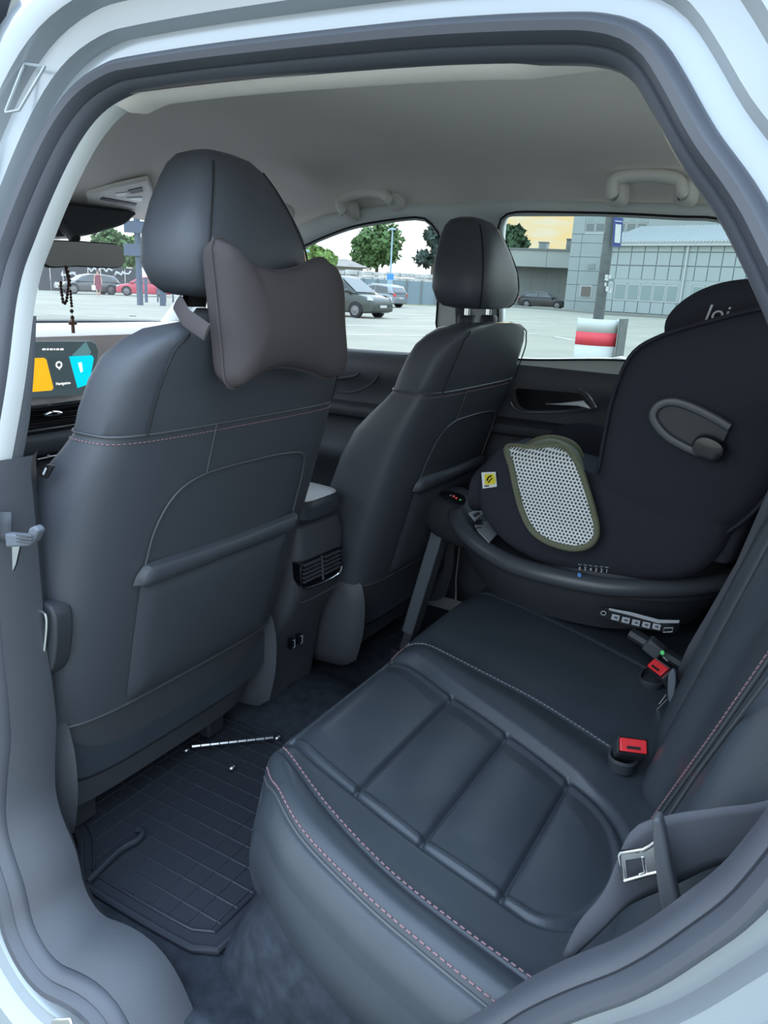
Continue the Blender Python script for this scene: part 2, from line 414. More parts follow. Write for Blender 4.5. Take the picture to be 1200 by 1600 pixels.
for k, (lp, gm) in enumerate(((cw1, 'glass_clear'), (cw2, 'glass_rear'))):
    c = lp.mean(0); big = c+(lp-c)*1.03
    g = fill([big.tolist()], lambda z: yR(z)+.012).build('window_%d' % (k+1), gm, None); struct(g, 'front passenger window glass' if k == 0 else 'rear passenger window glass', 'window')
    MB().tube([V(p[0], yR(p[1])-.026, p[1]) for p in lp], .003, 6, True).build('window_gasket', 'black', g)
# black belt of the far door pillar
MB().grid([[V(x, yR(z)-.03-.006*math.cos((x-x0)*60), z) for x in np.linspace(x0-.022, x0+.022, 5)] for z, x0 in ((1.05, .012), (1.15, .014), (1.25, .018), (1.35, .022), (1.42, .025))]).build('pillar_belt', 'webbing', wr, recalc=False, solid=.003)
# body side outside on the right
# ---- far doors
def doorpanel(name, x0, x1, label, handle_px):
    prof = [(1.065, .79), (1.07, .765), (1.062, .742), (1.04, .728), (1.01, .724), (.985, .732), (.97, .742), (.93, .742), (.86, .735), (.80, .72), (.78, .70), (.76, .69), (.73, .70), (.70, .735), (.55, .745), (.40, .735), (.33, .75)]
    xs = np.linspace(x0, x1, 24); rise = lambda x: .028*(x-0.0) if x > -.4 else -.011
    mb = MB(); mb.grid([[V(x, y, z+rise(x)*(z > .6)) for z, y in prof] for x in xs])
    d = mb.build(name, 'plastic_dark', None, recalc=False, smooth=60, solid=.012); struct(d, label, 'door'); return d
d1 = doorpanel('door_1', -1.15, .035, 'dark inner panel of the far front door', None)
d2 = doorpanel('door_2', .045, 1.02, 'dark inner panel of the far rear door with chrome handle', None)
# rear door handle recess with chrome outline
Yh = .728
def hp(*pts, y=Yh): return [atY(*p, y) for p in pts]
rec = crom(hp((800, 618), (805, 603), (870, 604), (905, 606), (922, 618), (931, 632), (928, 639), (860, 643), (820, 642), (806, 634)), 50, True)
c = rec.mean(0)
hb = MB().prism(rec, (0, -.006, 0)).build('handle_bezel', 'plastic_black', d2, bevel=.002)
rin = c+(rec-c)*.86
MB().prism([p+V(0, -.0045, 0) for p in rin], (0, -.003, 0)).build('handle_recess', 'plastic_gloss', d2)
ch = crom(hp((799, 628), (806, 638), (822, 643), (870, 643), (928, 640), (931, 632), (920, 616), (905, 606)), 40)
MB().tube(ch+V(0, -.008, 0), .0022, 6).build('chrome_line', 'chrome', d2)
hd = hp((856, 629), (880, 628), (915, 624), (928, 638), (905, 633), (880, 632), (857, 631))
MB().prism([p+V(0, -.012, 0) for p in hd], (0, -.014, 0)).build('door_handle', 'steel', d2, bevel=.002)
# front door scoop line seen behind the pillow
q = crom([atY(*p, .722) for p in ((500, 604), (545, 613), (575, 604), (590, 590), (592, 586))], 20)
MB().tube(q+V(0, -.004, 0), .003, 6).build('panel_line', 'piping', d1)
q = crom([atY(*p, .722) for p in ((520, 592), (552, 588), (562, 583))], 14)
MB().tube(q+V(0, -.004, 0), .004, 6).build('panel_line', 'piping', d1)
# front door armrest ledge
MB().loft([sering((x, .70, .885+.01*(x+.6)), .05, .022, 3, 16, (0, 1, 0), (0, 0, 1)) for x in np.linspace(-.9, -.1, 8)]).build('armrest', 'plastic_black', d1)
MB().loft([sering((x, .70, .90+.01*x), .05, .022, 3, 16, (0, 1, 0), (0, 0, 1)) for x in np.linspace(.12, .7, 8)]).build('armrest', 'plastic_black', d2)

# ---- floor
def flz(x, y):
    t = abs(y-CY); hump = .05*max(0, 1-(t/.16)**2)
    fr = .0 if x > -.35 else -.03*min(1, (-.35-x)/.2)
    edge = .02*max(0, min(1, (-.60-y)/.10))**2
    return .28+hump+fr+edge
fl = MB().grid([[V(x, y, flz(x, y)) for y in np.linspace(-.72, .77, 70)] for x in np.linspace(-1.2, .48, 60)]).build('floor', 'carpet', None, recalc=False, solid=.01)
struct(fl, 'black carpeted floor of the car', 'floor')
# carpet riser below the rear bench
rs = []
for y in np.linspace(-.66, .76, 40):
    f0 = .245+.04*min(1, max(0, (-.40-y)/.2))**2+.12*max(0, (-.60-y)/.06)**2
    rs.append([V(f0-.01, y, .270), V(f0+.01, y, .288), V(f0+.05, y, .36), V(f0+.10, y, .44), V(f0+.2, y, .48), V(1.0, y, .48)])
MB().grid(rs).build('carpet_riser', 'carpet', fl, recalc=False)
MB().grid([[V(x0+t_*(1-x0), -.66-.012*min(1, t_*5), z) for z, x0 in ((.26, .395), (.288, .412), (.36, .452), (.44, .502), (.48, .60))] for t_ in (0, .05, .1, .2, .4, .7, 1)]).build('riser_side', 'carpet', fl, recalc=False)
# wheel arch and quarter trim behind the door opening
mb = MB(); mb.grid([[V(x, y, z) for x, z in ((.80, .48), (.85, .56), (.90, .68), (.955, .78), (.99, .88), (1.02, 1.0))] for y in np.linspace(-.72, -.60, 6)])
wa = mb.build('trim_4', 'plastic_black', None, recalc=False, solid=.004); struct(wa, 'black plastic wheel arch trim beside the rear seat', 'trim')
# firewall, rear bulkhead and underbody so the shell is closed
mb = MB(); mb.box((-1.22, CY, .62), (.06, 1.5, .82)).build('wall_front', 'plastic_black', None); struct(bpy.data.objects['wall_front'], 'black bulkhead under the dashboard', 'wall')
# ---- windscreen
def wsx(z): return -.80-.42*(1.43-z)/.36
ws = MB().grid([[V(wsx(z)-.10*(1-((y-CY)/.7)**2)+.05, y, z) for y in np.linspace(-.62+.12*(1.45-z)*-1, .69+.12*(1.45-z), 14)] for z in np.linspace(1.05, 1.45, 8)]).build('window_3', 'glass_clear', None, recalc=False)
struct(ws, 'clear windscreen above the dashboard', 'window')
MB().grid([[V(wsx(1.07)-.10*(1-((y-CY)/.7)**2)+.03+k, y, 1.098+.01*k) for y in np.linspace(-.66, .73, 14)] for k in (-.08, .0, .03)]).build('wiper_cowl', 'black', ws, recalc=False, solid=.006)
q = [V(wsx(z)-.10*(1-((.66-CY+.12*(1.45-z))/.7)**2)+.06, .66+.12*(1.45-z)+.03, z) for z in np.linspace(1.07, 1.45, 12)]
ap = MB().tube(q, .035, 10).build('trim_5', 'trim_light', None); struct(ap, 'pale grey far windscreen pillar', 'trim')
ap2 = MB().tube([V(p[0], 2*CY-p[1], p[2]) for p in q], .035, 10).build('trim_6', 'trim_light', None); struct(ap2, 'pale grey near windscreen pillar hidden behind the front seat', 'trim')

# ================================================================ front seats
def xr(z): return .01+.30*(z-.567)            # rear face of the backrest
def front_seat(root):
    ox, oy, oz = root['_r']
    L = lambda x, y, z: V(x+ox, y+oy, z+oz)
    def ring(z, w, d, p=4.2, tilt=0, grow=0):
        c = L(xr(z)-d/2, 0, z); return [q+V(0, 0, 0) for q in sering(c, d/2+grow, w+grow, p, 56)]
    prof = [(.565, .268, .16), (.62, .278, .185), (.70, .285, .20), (.80, .287, .205), (.88, .286, .20), (.95, .281, .185), (.99, .274, .16), (1.02, .266, .138), (1.05, .256, .122)]
    lo = MB().loft([ring(z, w, d) for z, w, d in prof]).build('back_panel', 'leather_back', root)
    top = [(1.048, .254, .120), (1.052, .258, .123), (1.08, .256, .123), (1.12, .248, .120), (1.15, .236, .115), (1.170, .215, .106), (1.186, .188, .094), (1.195, .14, .075), (1.199, .06, .03)]
    sh = MB().loft([ring(z, w, d) for z, w, d in top]).build('shoulder_cover', 'leather_back', root)
    # piping and stitching where the two covers meet
    pr = ring(1.05, .258, .124, grow=.001); MB().tube(pr, .0019, 6, True).build('piping', 'piping', root)
    r2 = [q for q in ring(1.040, .259, .128, grow=.0012)]
    i0 = 0; dashes([r2[i % 56] for i in range(-12, 30)] if False else [q for q in r2 if q[0] > ox+xr(1.04)-.12] and [r2[i % 56] for i in range(-17, 18)], .004, .003, .0009, 'stitching', 'thread_red', root)
    # vertical seams of the shoulder
    for s in (-1, 1):
        P = [L(xr(z)+.001-.004*(z > 1.16), s*yy, z) for z, yy in ((1.05, .214), (1.10, .210), (1.14, .202), (1.165, .188), (1.178, .172))]
        P += [L(xr(1.185)-.016, s*.15, 1.190), L(xr(1.19)-.03, s*.12, 1.197)]
        MB().tube(crom(P, 24), .0016, 6).build('seam', 'seam_dark', root)
    # seam down to the pocket, rounded recess line, map pocket with hem
    MB().tube([L(xr(z)+.0015, -.082+.02*(1.05-z), z) for z in (1.05, 1.01, .972)], .0016, 6).build('seam', 'piping', root)
    rec = crom([(-.172, .842), (-.166, .90), (-.140, .948), (-.09, .970), (0, .974), (.10, .972), (.165, .962), (.182, .93), (.188, .842)], 40)
    MB().tube([L(xr(z)+.002, y, z) for y, z in rec], .0020, 6).build('recess_line', 'piping', root)
    def face(outl, t, base=0): 
        return inflate(outl, ((-.05, .70), (.09, .70)), t, (L(base, 0, 0), (0, 1, 0), (.30, 0, 1), (1, 0, 0)), n=8, both=False, power=.35)
    def on(pts): return [(y, z) for y, z in pts]
    pk = lin([(-.172, .806), (-.165, .70), (-.154, .580), (-.146, .572), (.05, .570), (.188, .572), (.197, .580), (.197, .70), (.190, .806), (.02, .804)], 90)
    b0 = .01-.30*.567
    po = face(on(pk), .014, b0).build('map_pocket', 'leather_back', root)
    hem = crom([(-.175, .838), (-.160, .842), (.01, .835), (.176, .838), (.192, .834), (.190, .802), (.02, .800), (-.174, .804)], 60, True)
    inflate(on(hem), ((-.16, .82), (.18, .818)), .019, (L(b0, 0, 0), (0, 1, 0), (.30, 0, 1), (1, 0, 0)), n=6, both=False, power=.4).build('pocket_hem', 'leather_back', po)
    # lower flap, tucked forward
    rg = []
    for z, w, d, dx in ((.567, .262, .13, .0), (.55, .262, .13, -.002), (.48, .255, .12, .0), (.40, .245, .11, .0), (.37, .235, .10, .0)):
        rg.append(sering(L(xr(z)-d/2+dx-.004, 0, z), d/2, w, 4.2, 56))
    MB().loft(rg).build('lower_flap', 'plastic_dark', root)
    MB().tube(ring(.567, .264, .158, grow=.001), .0022, 6, True).build('piping', 'piping', root)
    # cushion, side shields, rails
    MB().loft([sering(L(-.02-d, 0, .50+.05*(d/.5)), hh, .255, 3.5, 40, (0, 0, 1), (0, 1, 0)) for d, hh in ((0, .06), (.02, .085), (.2, .09), (.42, .09), (.50, .075), (.53, .04))]).build('seat_cushion', 'leather', root)
    for s in (-1, 1):
        sd = crom([(-.50, .36), (-.48, .46), (-.30, .53), (-.12, .60), (-.03, .60), (.005, .54), (.0, .42), (-.05, .345), (-.3, .335)], 40, True)
        inflate(sd, ((-.38, .43), (-.08, .46)), .03, (L(0, s*.252, 0), (1, 0, 0), (0, 0, 1), (0, s, 0)), n=7, flat=.3).build('side_shield', 'plastic_dark', root)
        MB().box(L(-.34, s*.17, .325-oz*0), (.50, .05, .05)).build('seat_rail', 'plastic_black', root, bevel=.006)
    # headrest on two chrome posts
    hr = [(1.228, .07, .03, .150), (1.232, .10, .05, .150), (1.244, .118, .060, .149), (1.27, .131, .067, .148), (1.31, .122, .067, .144), (1.35, .100, .062, .136), (1.385, .076, .054, .128), (1.405, .060, .046, .123), (1.418, .046, .034, .120), (1.425, .025, .016, .119)]
    hd = MB().loft([sering(L(xc-.015, -.024, z), d+.004, w+.005, 3.6, 56) for z, w, d, xc in hr]).build('headrest', 'leather_back', root)
    for s in (-1, 1):
        P = []
        for z, w, d, xc in hr[1:-2]: P.append(L(xc-.015+(d+.004)*.86, -.024+s*(w+.005)*.80, z))
        MB().tube(crom(P, 24), .0015, 6).build('headrest_seam', 'seam_dark', hd)
        MB().cyl(L(.135, -.01+s*.062, 1.17), L(.135, -.01+s*.062, 1.245), .0065, 14).build('headrest_post', 'chrome', root)
        MB().loft([sering(L(.137, -.01+s*.062, z), a, b, 2.5, 20) for z, a, b in ((1.19, .02, .024), (1.207, .02, .024), (1.213, .016, .019))]).build('post_sleeve', 'plastic_black', root)
YN, YF = -.362, .428
ds = thing('front_seat', 'black leather front seat with neck pillow nearest the open door', 'car seat', (0, YN, 0), 'front seats')
front_seat(ds)
# details only the near seat shows: chrome lined side grip and a woven tag
c = [atY(*p, YN-.30) for p in ((58, 950), (74, 946), (85, 965), (86, 1010), (78, 1050), (58, 1052))]
g = MB().prism(crom(c, 30, True), (0, .03, 0)).build('side_grip', 'plastic_black', ds, bevel=.004)
MB().tube(crom([atY(*p, YN-.306) for p in ((62, 955), (71, 960), (72, 985), (66, 1030), (55, 1049))], 20), .0022, 6).build('chrome_strip', 'chrome', g)
tg = [atY(*p, YN-.292) for p in ((60, 744), (72, 726), (84, 728), (72, 748))]
tgo = MB().prism(tg, (0, .003, 0)).build('woven_tag', 'black', ds); tgo['label'] = 'small dark woven tag with white lettering'
MB().box((tg[0]+tg[2])/2+V(0, -.002, 0), (.012, .001, .003), np.array([[.6, 0, .8], [0, 1, 0], [-.8, 0, .6]])).build('tag_print', 'silver_print', tgo)
ps = copytree(ds, (.045, YF-YN, -.01))
for ch in list(ps.children):
    if ch.name.split('.')[0] in ('side_grip', 'woven_tag'):
        for g in list(ch.children): bpy.data.objects.remove(g)
        bpy.data.objects.remove(ch)
ps['label'] = 'black leather front passenger seat beyond the centre console'

# ---- bone shaped neck pillow strapped to the near headrest
B = [(-.138, 1.292), (-.13, 1.302), (-.11, 1.299), (-.08, 1.280), (-.02, 1.268), (.035, 1.274), (.085, 1.290), (.115, 1.287), (.134, 1.262), (.140, 1.20), (.150, 1.13), (.136, 1.111), (.105, 1.113), (.06, 1.126), (0, 1.136), (-.05, 1.132), (-.09, 1.118), (-.105, 1.113), (-.12, 1.125), (-.124, 1.16), (-.130, 1.22)]
npl = thing('neck_pillow', 'dark bone shaped neck pillow strapped behind the near headrest', 'pillow', (.24, YN, 1.11))
o = V(.250, -.385, 0)
inflate(crom(B, 90, True), ((-.07, 1.205), (.075, 1.20)), .042, (o, (0, 1, 0), (-.02, 0, 1), (1, 0, 0)), n=12, power=.42).build('cushion', 'pillow_cloth', npl)
MB().tube(crom([o+V(.0, y, 0)+V(-.02, 0, 1)*z for y, z in B], 90, True), .0025, 6, True).build('seam', 'pillow_cloth', npl)
MB().tube([V(.245, -.555, 1.19), V(.20, -.545, 1.205), V(.15, -.51, 1.222), V(.12, -.46, 1.225), V(.12, -.30, 1.225), V(.20, -.27, 1.21)], .011, 8, ry=.002, upv=(.3, -.6, 0)).build('strap', 'pillow_cloth', npl)
# ================================================================ rear bench
def xf(y): return .285+.045*np.clip((-.44-y)/.11, 0, 1)**2
INS = [(.30, -.135), (.36, -.140), (.44, -.168), (.57, -.21), (.69, -.258), (.75, -.29), (.79, -.335), (.812, -.40), (.805, -.47), (.78, -.52), (.74, -.545), (.69, -.54), (.57, -.522), (.45, -.495), (.37, -.475), (.31, -.455)]
INS = crom(INS, 120)
ST2 = crom([(.318, -.492), (.36, -.515), (.45, -.558), (.56, -.598), (.66, -.618), (.767, -.632)], 60)
ST1 = crom([(.312, -.522), (.35, -.555), (.44, -.610), (.56, -.648), (.66, -.668), (.76, -.684)], 60)
def yo(x): return np.interp(x, np.concatenate([[.25], ST1[:, 0], [.9]]), np.concatenate([[ST1[0, 1]+.04], ST1[:, 1], [ST1[-1, 1]-.01]]))-.030
MID1 = crom([(.285, -.075), (.40, -.082), (.56, -.10), (.66, -.125), (.75, -.155)], 40)
MID2 = crom([(.285, .255), (.40, .245), (.56, .205), (.75, .14)], 40)
def cz(x, y):
    x = np.asarray(x, float); y = np.asarray(y, float)
    z = .590-.045*np.clip((x-.3)/.5, 0, 1)
    z = z+.012*np.exp(-((y-.08)/.17)**4)                                   # raised middle place
    ins = inpoly(x, y, INS); di = dpoly(x, y, INS)
    bulge = np.where(ins, 1, 0)*np.clip(di/.05, 0, 1)**.7
    fx = np.array([.26, .45, .57, .69, .82]); ph = np.interp(x, fx, np.arange(5.))
    z = z-np.where(ins, .012, 0)*np.clip(di/.02, 0, 1)+bulge*.010*np.sqrt(np.abs(np.sin(np.pi*ph)))
    z = z-.010*np.exp(-(di/.007)**2)*((x > .30))
    for f in (.45, .57, .69): z = z-np.where(ins, 1, 0)*.006*np.exp(-((x-f)/.004)**2)
    z = z+.016*np.exp(-(dpoly(x, y, [(.36, -.11), (.56, -.155), (.70, -.205)])/.042)**2)*np.where(ins, 0, np.clip(di/.014, 0, 1))     # inner bolster
    z = z+.014*np.exp(-(dpoly(x, y, (ST1+ST2)/2)/.028)**2)                  # outer bolster
    z = z-.006*np.exp(-(dpoly(x, y, ST2)/.004)**2)-.004*np.exp(-(dpoly(x, y, ST1)/.004)**2)
    z = z-.005*np.exp(-(dpoly(x, y, MID1)/.004)**2)-.005*np.exp(-(dpoly(x, y, MID2)/.004)**2)
    dn = y-yo(x); dfr = x-xf(y)
    def rnd(d, R): q = np.clip(1-d/R, 0, 1); return R*(1-np.sqrt(np.clip(1-q*q, 0, 1)))
    z = z-rnd(dn, .055)*.9-rnd(dfr, .06)*.8-.0
    return z
NT, NS = 560, 340
tt = np.concatenate([np.linspace(0, .16, 90, endpoint=False)**1, np.linspace(.16, 1, NT-90)]); ss = np.concatenate([np.linspace(0, .10, 40, endpoint=False), np.linspace(.10, 1, NS-40)])
T_, S_ = np.meshgrid(tt, ss)
y0 = -.55+T_*(.74+.55)
X_ = xf(y0)+(.88-xf(y0))*S_
Y_ = yo(X_)+T_*(.74-yo(X_))
Z_ = cz(X_, Y_)
rb = thing('rear_bench', 'black leather rear bench with fluted outer seat and red stitching', 'car seat', (.55, 0, .49))
MB().grid(np.stack([X_, Y_, Z_], -1).tolist()).build('bench_top', 'leather', rb, recalc=False, smooth=0).data.shade_smooth()
# apron down the front and the door side
bd = [V(X_[i, 0], Y_[i, 0], Z_[i, 0]) for i in range(NS-1, -1, -3)]+[V(X_[0, j], Y_[0, j], Z_[0, j]) for j in range(0, NT, 3)]
bd = np.array(bd); bt = np.gradient(bd[:, :2], axis=0); bt /= np.linalg.norm(bt, axis=1)[:, None]+1e-9
bn = np.stack([-bt[:, 1], bt[:, 0]], 1)
if ((bd[:, :2]-V(.6, 0))*bn).sum() < 0: bn = -bn
for _ in range(10): bn[1:-1] = bn[:-2]+2*bn[1:-1]+bn[2:]; bn /= np.linalg.norm(bn, axis=1)[:, None]
rows = []
for out, dz in ((-.002, .0), (.002, -.012), (.006, -.03), (.006, -.055), (.0, -.085), (-.012, -.115), (-.03, -.142), (-.06, -.165), (-.10, -.18)):
    rows.append([V(p[0]+n[0]*out, p[1]+n[1]*out, p[2]+dz) for p, n in zip(bd, bn)])
MB().grid(rows).build('bench_side', 'leather', rb, recalc=False)
def onc(P, h=.0015): return [V(p[0], p[1], float(cz(p[0], p[1]))+h) for p in P]
for nm, P, mt, r in (('red_stitching', ST2+V(.0, .006), 'thread_red', .0014), ('red_stitching', ST1+V(0, .005), 'thread_red', .0014)):
    dashes(onc(P, .001), .006, .0035, r, nm, mt, rb)
MB().tube(onc(ST1, .0005), .0026, 6).build('piping', 'piping', rb)
dashes(onc(MID1+V(0, .004)), .005, .003, .0008, 'grey_stitching', 'thread_grey', rb); MB().tube(onc(MID2, .0005), .0012, 5).build('seam', 'piping', rb)
fs = [V(.30, y, 0) for y in np.linspace(-.13, -.06, 12)]
dashes([V(.300, p[1], float(cz(.300, p[1]))+.001) for p in fs], .005, .003, .0012, 'red_stitching', 'thread_red', rb)

# ---- rear backrest (two leaning panels)
def bx(z): return .808+.26*(z-.56)
def backrest(name, y0, y1, label, insert):
    t = rb
    m = (y0+y1)/2; hw = (y1-y0)/2
    rg = []
    for z, s, d in ((.535, .9, .05), (.545, .97, .08), (.58, 1, .10), (.8, 1, .11), (1.0, .99, .11), (1.10, .97, .10), (1.14, .92, .08), (1.155, .8, .05)):
        rg.append(sering((bx(z)+d/2, m, z), d/2, hw*s, 5, 48))
    p_ = MB().loft([[q+V(.05 if y0 < -.5 else 0, 0, 0) for q in r_] for r_ in rg]).build('backrest', 'leather', t); p_['label'] = label; return p_
bl = backrest('rear_backrest', -.60, -.165, 'near rear seat backrest in black leather with red stitched edges', True)
br = backrest('rear_backrest', -.155, .71, 'wide rear backrest behind the child seat', True)
# bolsters and stitched seams of the near backrest
OFB = .012
def bsurf(y, z):
    x = bx(z)+OFB-.034*np.exp(-((y+.205)/.055)**4)
    x += .09*max(0, (-.555-y)/.05)**2+.05*max(0, (y+.175)/.02)**2*.5
    x += .10*max(0, (z-1.09)/.07)**2+.03*max(0, (.575-z)/.05)**2
    return x
MB().grid([[V(bsurf(y, z), y, z) for y in np.linspace(-.605, -.163, 90)] for z in np.linspace(.525, 1.16, 70)]).build('front_cover', 'leather', bl, recalc=False)
def onb(pts, h=.002, n=40): return crom([pl(px, py, (1, 0, -.26), .808-.26*.56+OFB-h) for px, py in pts], n)
sA = [(992, 1318), (1030, 1262), (1070, 1206), (1110, 1150), (1155, 1085), (1200, 1020), (1245, 955)]
dashes(onb(sA, .004), .006, .004, .0011, 'red_stitching', 'thread_red', bl)
MB().tube(onb([(x+7, y+4) for x, y in sA], .002), .0018, 6).build('piping', 'piping', bl)
sB = [(1045, 1275), (1085, 1215), (1125, 1160), (1165, 1108), (1205, 1055), (1250, 990)]
MB().tube(onb(sB, .002), .0016, 6).build('seam', 'piping', bl)
MB().loft([sering((bx(z)+.006-k, -.10, z), .03, .045, 2.6, 24) for z, k in ((.56, 0), (.60, .01), (.75, .014), (.95, .014), (1.08, .006))]).build('bolster', 'leather', br)
# outer side roll between seat and door opening
MB().loft([sering((bx(z)+.115, -.625+.03*(z-.56), z), .055, .04, 2.6, 24) for z in (.50, .56, .64, .75, .9, 1.05, 1.12)]).build('side_roll', 'leather', bl)

# ---- belt buckles
def buckle(p, ax, label, tilt=0):
    t = thing('belt_buckle', label, 'buckle', p, 'seat belt buckles')
    p = np.array(p, float); f = np.array(ax, float); f /= np.linalg.norm(f); s_ = np.cross(f, (0, 0, 1)); s_ /= np.linalg.norm(s_); n = np.cross(s_, f)
    A = np.array([s_, f, n])
    MB().box(p-f*.028, (.046, .060, .024), A).build('housing', 'plastic_black', t, bevel=.005)
    MB().box(p+f*.0035, (.040, .010, .021), A).build('release_button', 'red', t, bevel=.002)
    MB().box(p+f*.009-n*.004, (.020, .002, .004), A).build('button_mark', 'black', t)
    MB().box(p-f*.085, (.032, .07, .006), A).build('buckle_strap', 'webbing', t)
    MB().tube([p+A.T@V(*q) for q in ((-.0215, .007, .0115), (.0215, .007, .0115), (.0215, .007, -.0115), (-.0215, .007, -.0115))], .0012, 6, True).build('rim', 'plastic_gloss', t)
    return t
pb = atZ(988, 1167, .60); buckle(pb, (.25, -.62, .75), 'red button buckle lying between the near rear seats')
pb2 = atZ(1030, 1046, .60); buckle(pb2, (-.45, -.5, .75), 'red button buckle beside the child seat base')
# rubber wells around buckles
for p_ in (pb, pb2):
    MB().loft([sering((p_[0]-.012, p_[1]+.02, z), a, b, 2.6, 24) for z, a, b in ((.555, .022, .034), (.572, .024, .036), (.575, .020, .032), (.56, .018, .030))], cap=False).build('buckle_well', 'plastic_black', rb)

# ---- near seat belt with tongue hanging across the door side
def strip(path, w, side, mb=None, th=.0018):
    mb = mb or MB(); rg = []
    for p, s_ in zip(path, side):
        s_ = np.array(s_, float); s_ /= np.linalg.norm(s_); p = np.array(p, float)
        rg.append([p-s_*w/2, p-s_*w/4, p, p+s_*w/4, p+s_*w/2])
    return mb.grid(rg)
nb = thing('seat_belt', 'near rear seat belt with metal tongue hanging by the door opening', 'seat belt', (.86, -.58, .60), 'rear seat belts')
top = [(1290, 1205), (1200, 1250), (1120, 1262), (1040, 1275), (985, 1300), (945, 1390), (905, 1440), (880, 1490)]
bot = [(1300, 1300), (1200, 1335), (1120, 1352), (1055, 1382), (1000, 1405), (975, 1420), (940, 1455), (890, 1500)]
dep = [-.60, -.615, -.625, -.63, -.635, -.645, -.655, -.665]
rows = []
A_ = crom([atY(*p, d) for p, d in zip(top, dep)], 30); B_ = crom([atY(*p, d) for p, d in zip(bot, dep)], 30)
for a, b in zip(A_, B_): rows.append([a+(b-a)*k/6+V(0, -.002*math.sin(math.pi*k/6), 0) for k in range(7)])
MB().grid(rows).build('webbing', 'webbing', nb, recalc=False, solid=.0018)
tw = [atY(*p, -.645) for p in ((1024, 1266), (1034, 1264), (1043, 1290), (1053, 1345), (1066, 1405), (1060, 1418), (1042, 1416), (1033, 1380), (1026, 1320))]
MB().prism(crom(tw, 30, True), (0, -.014, 0)).build('tongue_grip', 'plastic_dark', nb, bevel=.004)
Yt = -.65
fr_ = [atY(*p, Yt) for p in ((1026, 1313), (1016, 1321), (1006, 1327), (970, 1332), (968, 1336), (973, 1374), (977, 1376), (1012, 1366), (1030, 1362))]
MB().tube(fr_, .0022, 8).build('steel_tongue', 'chrome', nb, smooth=60)
MB().prism([atY(*p, Yt+.001) for p in ((972, 1334), (1006, 1329), (1018, 1322), (1028, 1316), (1034, 1362), (1011, 1364), (1008, 1337), (978, 1342), (981, 1372), (976, 1373))], (0, -.002, 0)).build('tongue_plate', 'steel', nb, smooth=0)
MB().tube([atY(*p, Yt) for p in ((1004, 1338), (1009, 1362), (1000, 1366))], .0018, 8).build('tongue_slot_edge', 'chrome', nb, smooth=60)

# ---- middle seat belt lying on the backrest
mbt = thing('seat_belt', 'middle rear seat belt with black tongue on the far backrest', 'seat belt', (.84, .03, .70), 'rear seat belts')
ray_b = lambda px, py, off=0: pl(px, py, (1, 0, -.26), .808-.26*.56-off)
P0 = [(1052, 1062), (1075, 1010), (1110, 950), (1150, 880), (1185, 800), (1215, 730)]; P1 = [(1085, 1066), (1110, 1015), (1150, 955), (1190, 890), (1225, 810), (1260, 740)]
rows = []
for a, b in zip(P0, P1):
    a = atX(*a, .80) if False else atY(*a, .02); b = atY(*b, .02); rows.append([a+(b-a)*k/4 for k in range(5)])
MB().grid(rows).build('webbing', 'webbing', mbt, recalc=False, solid=.002)
tp_ = [atY(*p, .012) for p in ((1047, 1048), (1056, 1044), (1058, 1062), (1056, 1084), (1066, 1090), (1072, 1084), (1074, 1094), (1062, 1102), (1050, 1099), (1045, 1080))]
MB().prism(crom(tp_, 36, True), (0, -.012, 0)).build('tongue_grip', 'leg_grey', mbt, bevel=.003)
for a, b in (((1030, 1100), (1041, 1085)), ((1026, 1109), (1043, 1092))):
    MB().tube([atY(*a, .015), atY(*b, .015)], .001, 5).build('tongue_edge', 'steel', mbt)

# ---- driver's belt tongue at the near pillar
dbt = thing('seat_belt', 'front seat belt tongue hanging at the near pillar', 'seat belt', (.02, -.62, .93))
q = [atY(*p, -.72) for p in ((20, 830), (55, 833), (58, 822), (66, 818), (73, 826), (66, 842), (57, 850), (22, 852))]
MB().prism(q, (0, -.012, 0)).build('tongue_grip', 'leg_grey', dbt, bevel=.003)
for k in range(3): MB().tube([atY(26, 836+5*k, -.735), atY(50, 838+5*k, -.735)], .0012, 5).build('grip_rib', 'plastic_dark', dbt)
q = [atY(*p, -.722) for p in ((22, 852), (34, 853), (28, 880), (23, 892))]
MB().prism(q, (0, -.003, 0)).build('steel_tongue', 'steel', dbt)
MB().grid([[atY(x, y, -.715) for x in (-6, 6, 18)] for y in (800, 820, 835, 845)]).build('webbing', 'webbing', dbt, recalc=False, solid=.002)

# ================================================================ centre console
XC = .02
cc = thing('centre_console', 'dark centre console between the front seats with rear air vents', 'console', (-.25, CY, .30))
rg = []
for z, xb, w in ((.29, -.06, .10), (.40, -.05, .105), (.50, -.03, .105), (.58, XC-.012, .10), (.62, XC, .098), (.72, XC+.004, .096), (.755, XC-.004, .09), (.765, XC-.02, .08)):
    rg.append(sering(((xb-.62)/2, CY, z), (xb+.62)/2, w, 9, 48))
MB().loft(rg).build('console_body', 'plastic_dark', cc)
MB().loft([sering((-.17, CY, z), a, b, 5, 40) for z, a, b in ((.765, .19, .085), (.775, .20, .092), (.80, .20, .092), (.812, .19, .084), (.815, .16, .06))]).build('armrest_lid', 'leather', cc)
def cf(px, py, off=0): return atX(px, py, XC+.006+off)
fr = crom([cf(*p) for p in ((469, 885), (474, 879), (531, 855), (534, 862), (534, 888), (520, 900), (495, 913), (477, 919), (471, 912))], 50, True)
MB().prism(fr, (-.02, 0, 0)).build('vent_panel', 'plastic_gloss', cc)
MB().tube(crom([cf(*p, .002) for p in ((473, 881), (470, 888), (471, 905), (475, 919), (495, 914), (520, 902), (533, 889), (533, 857))], 40), .0022, 6).build('chrome_trim', 'chrome', cc)
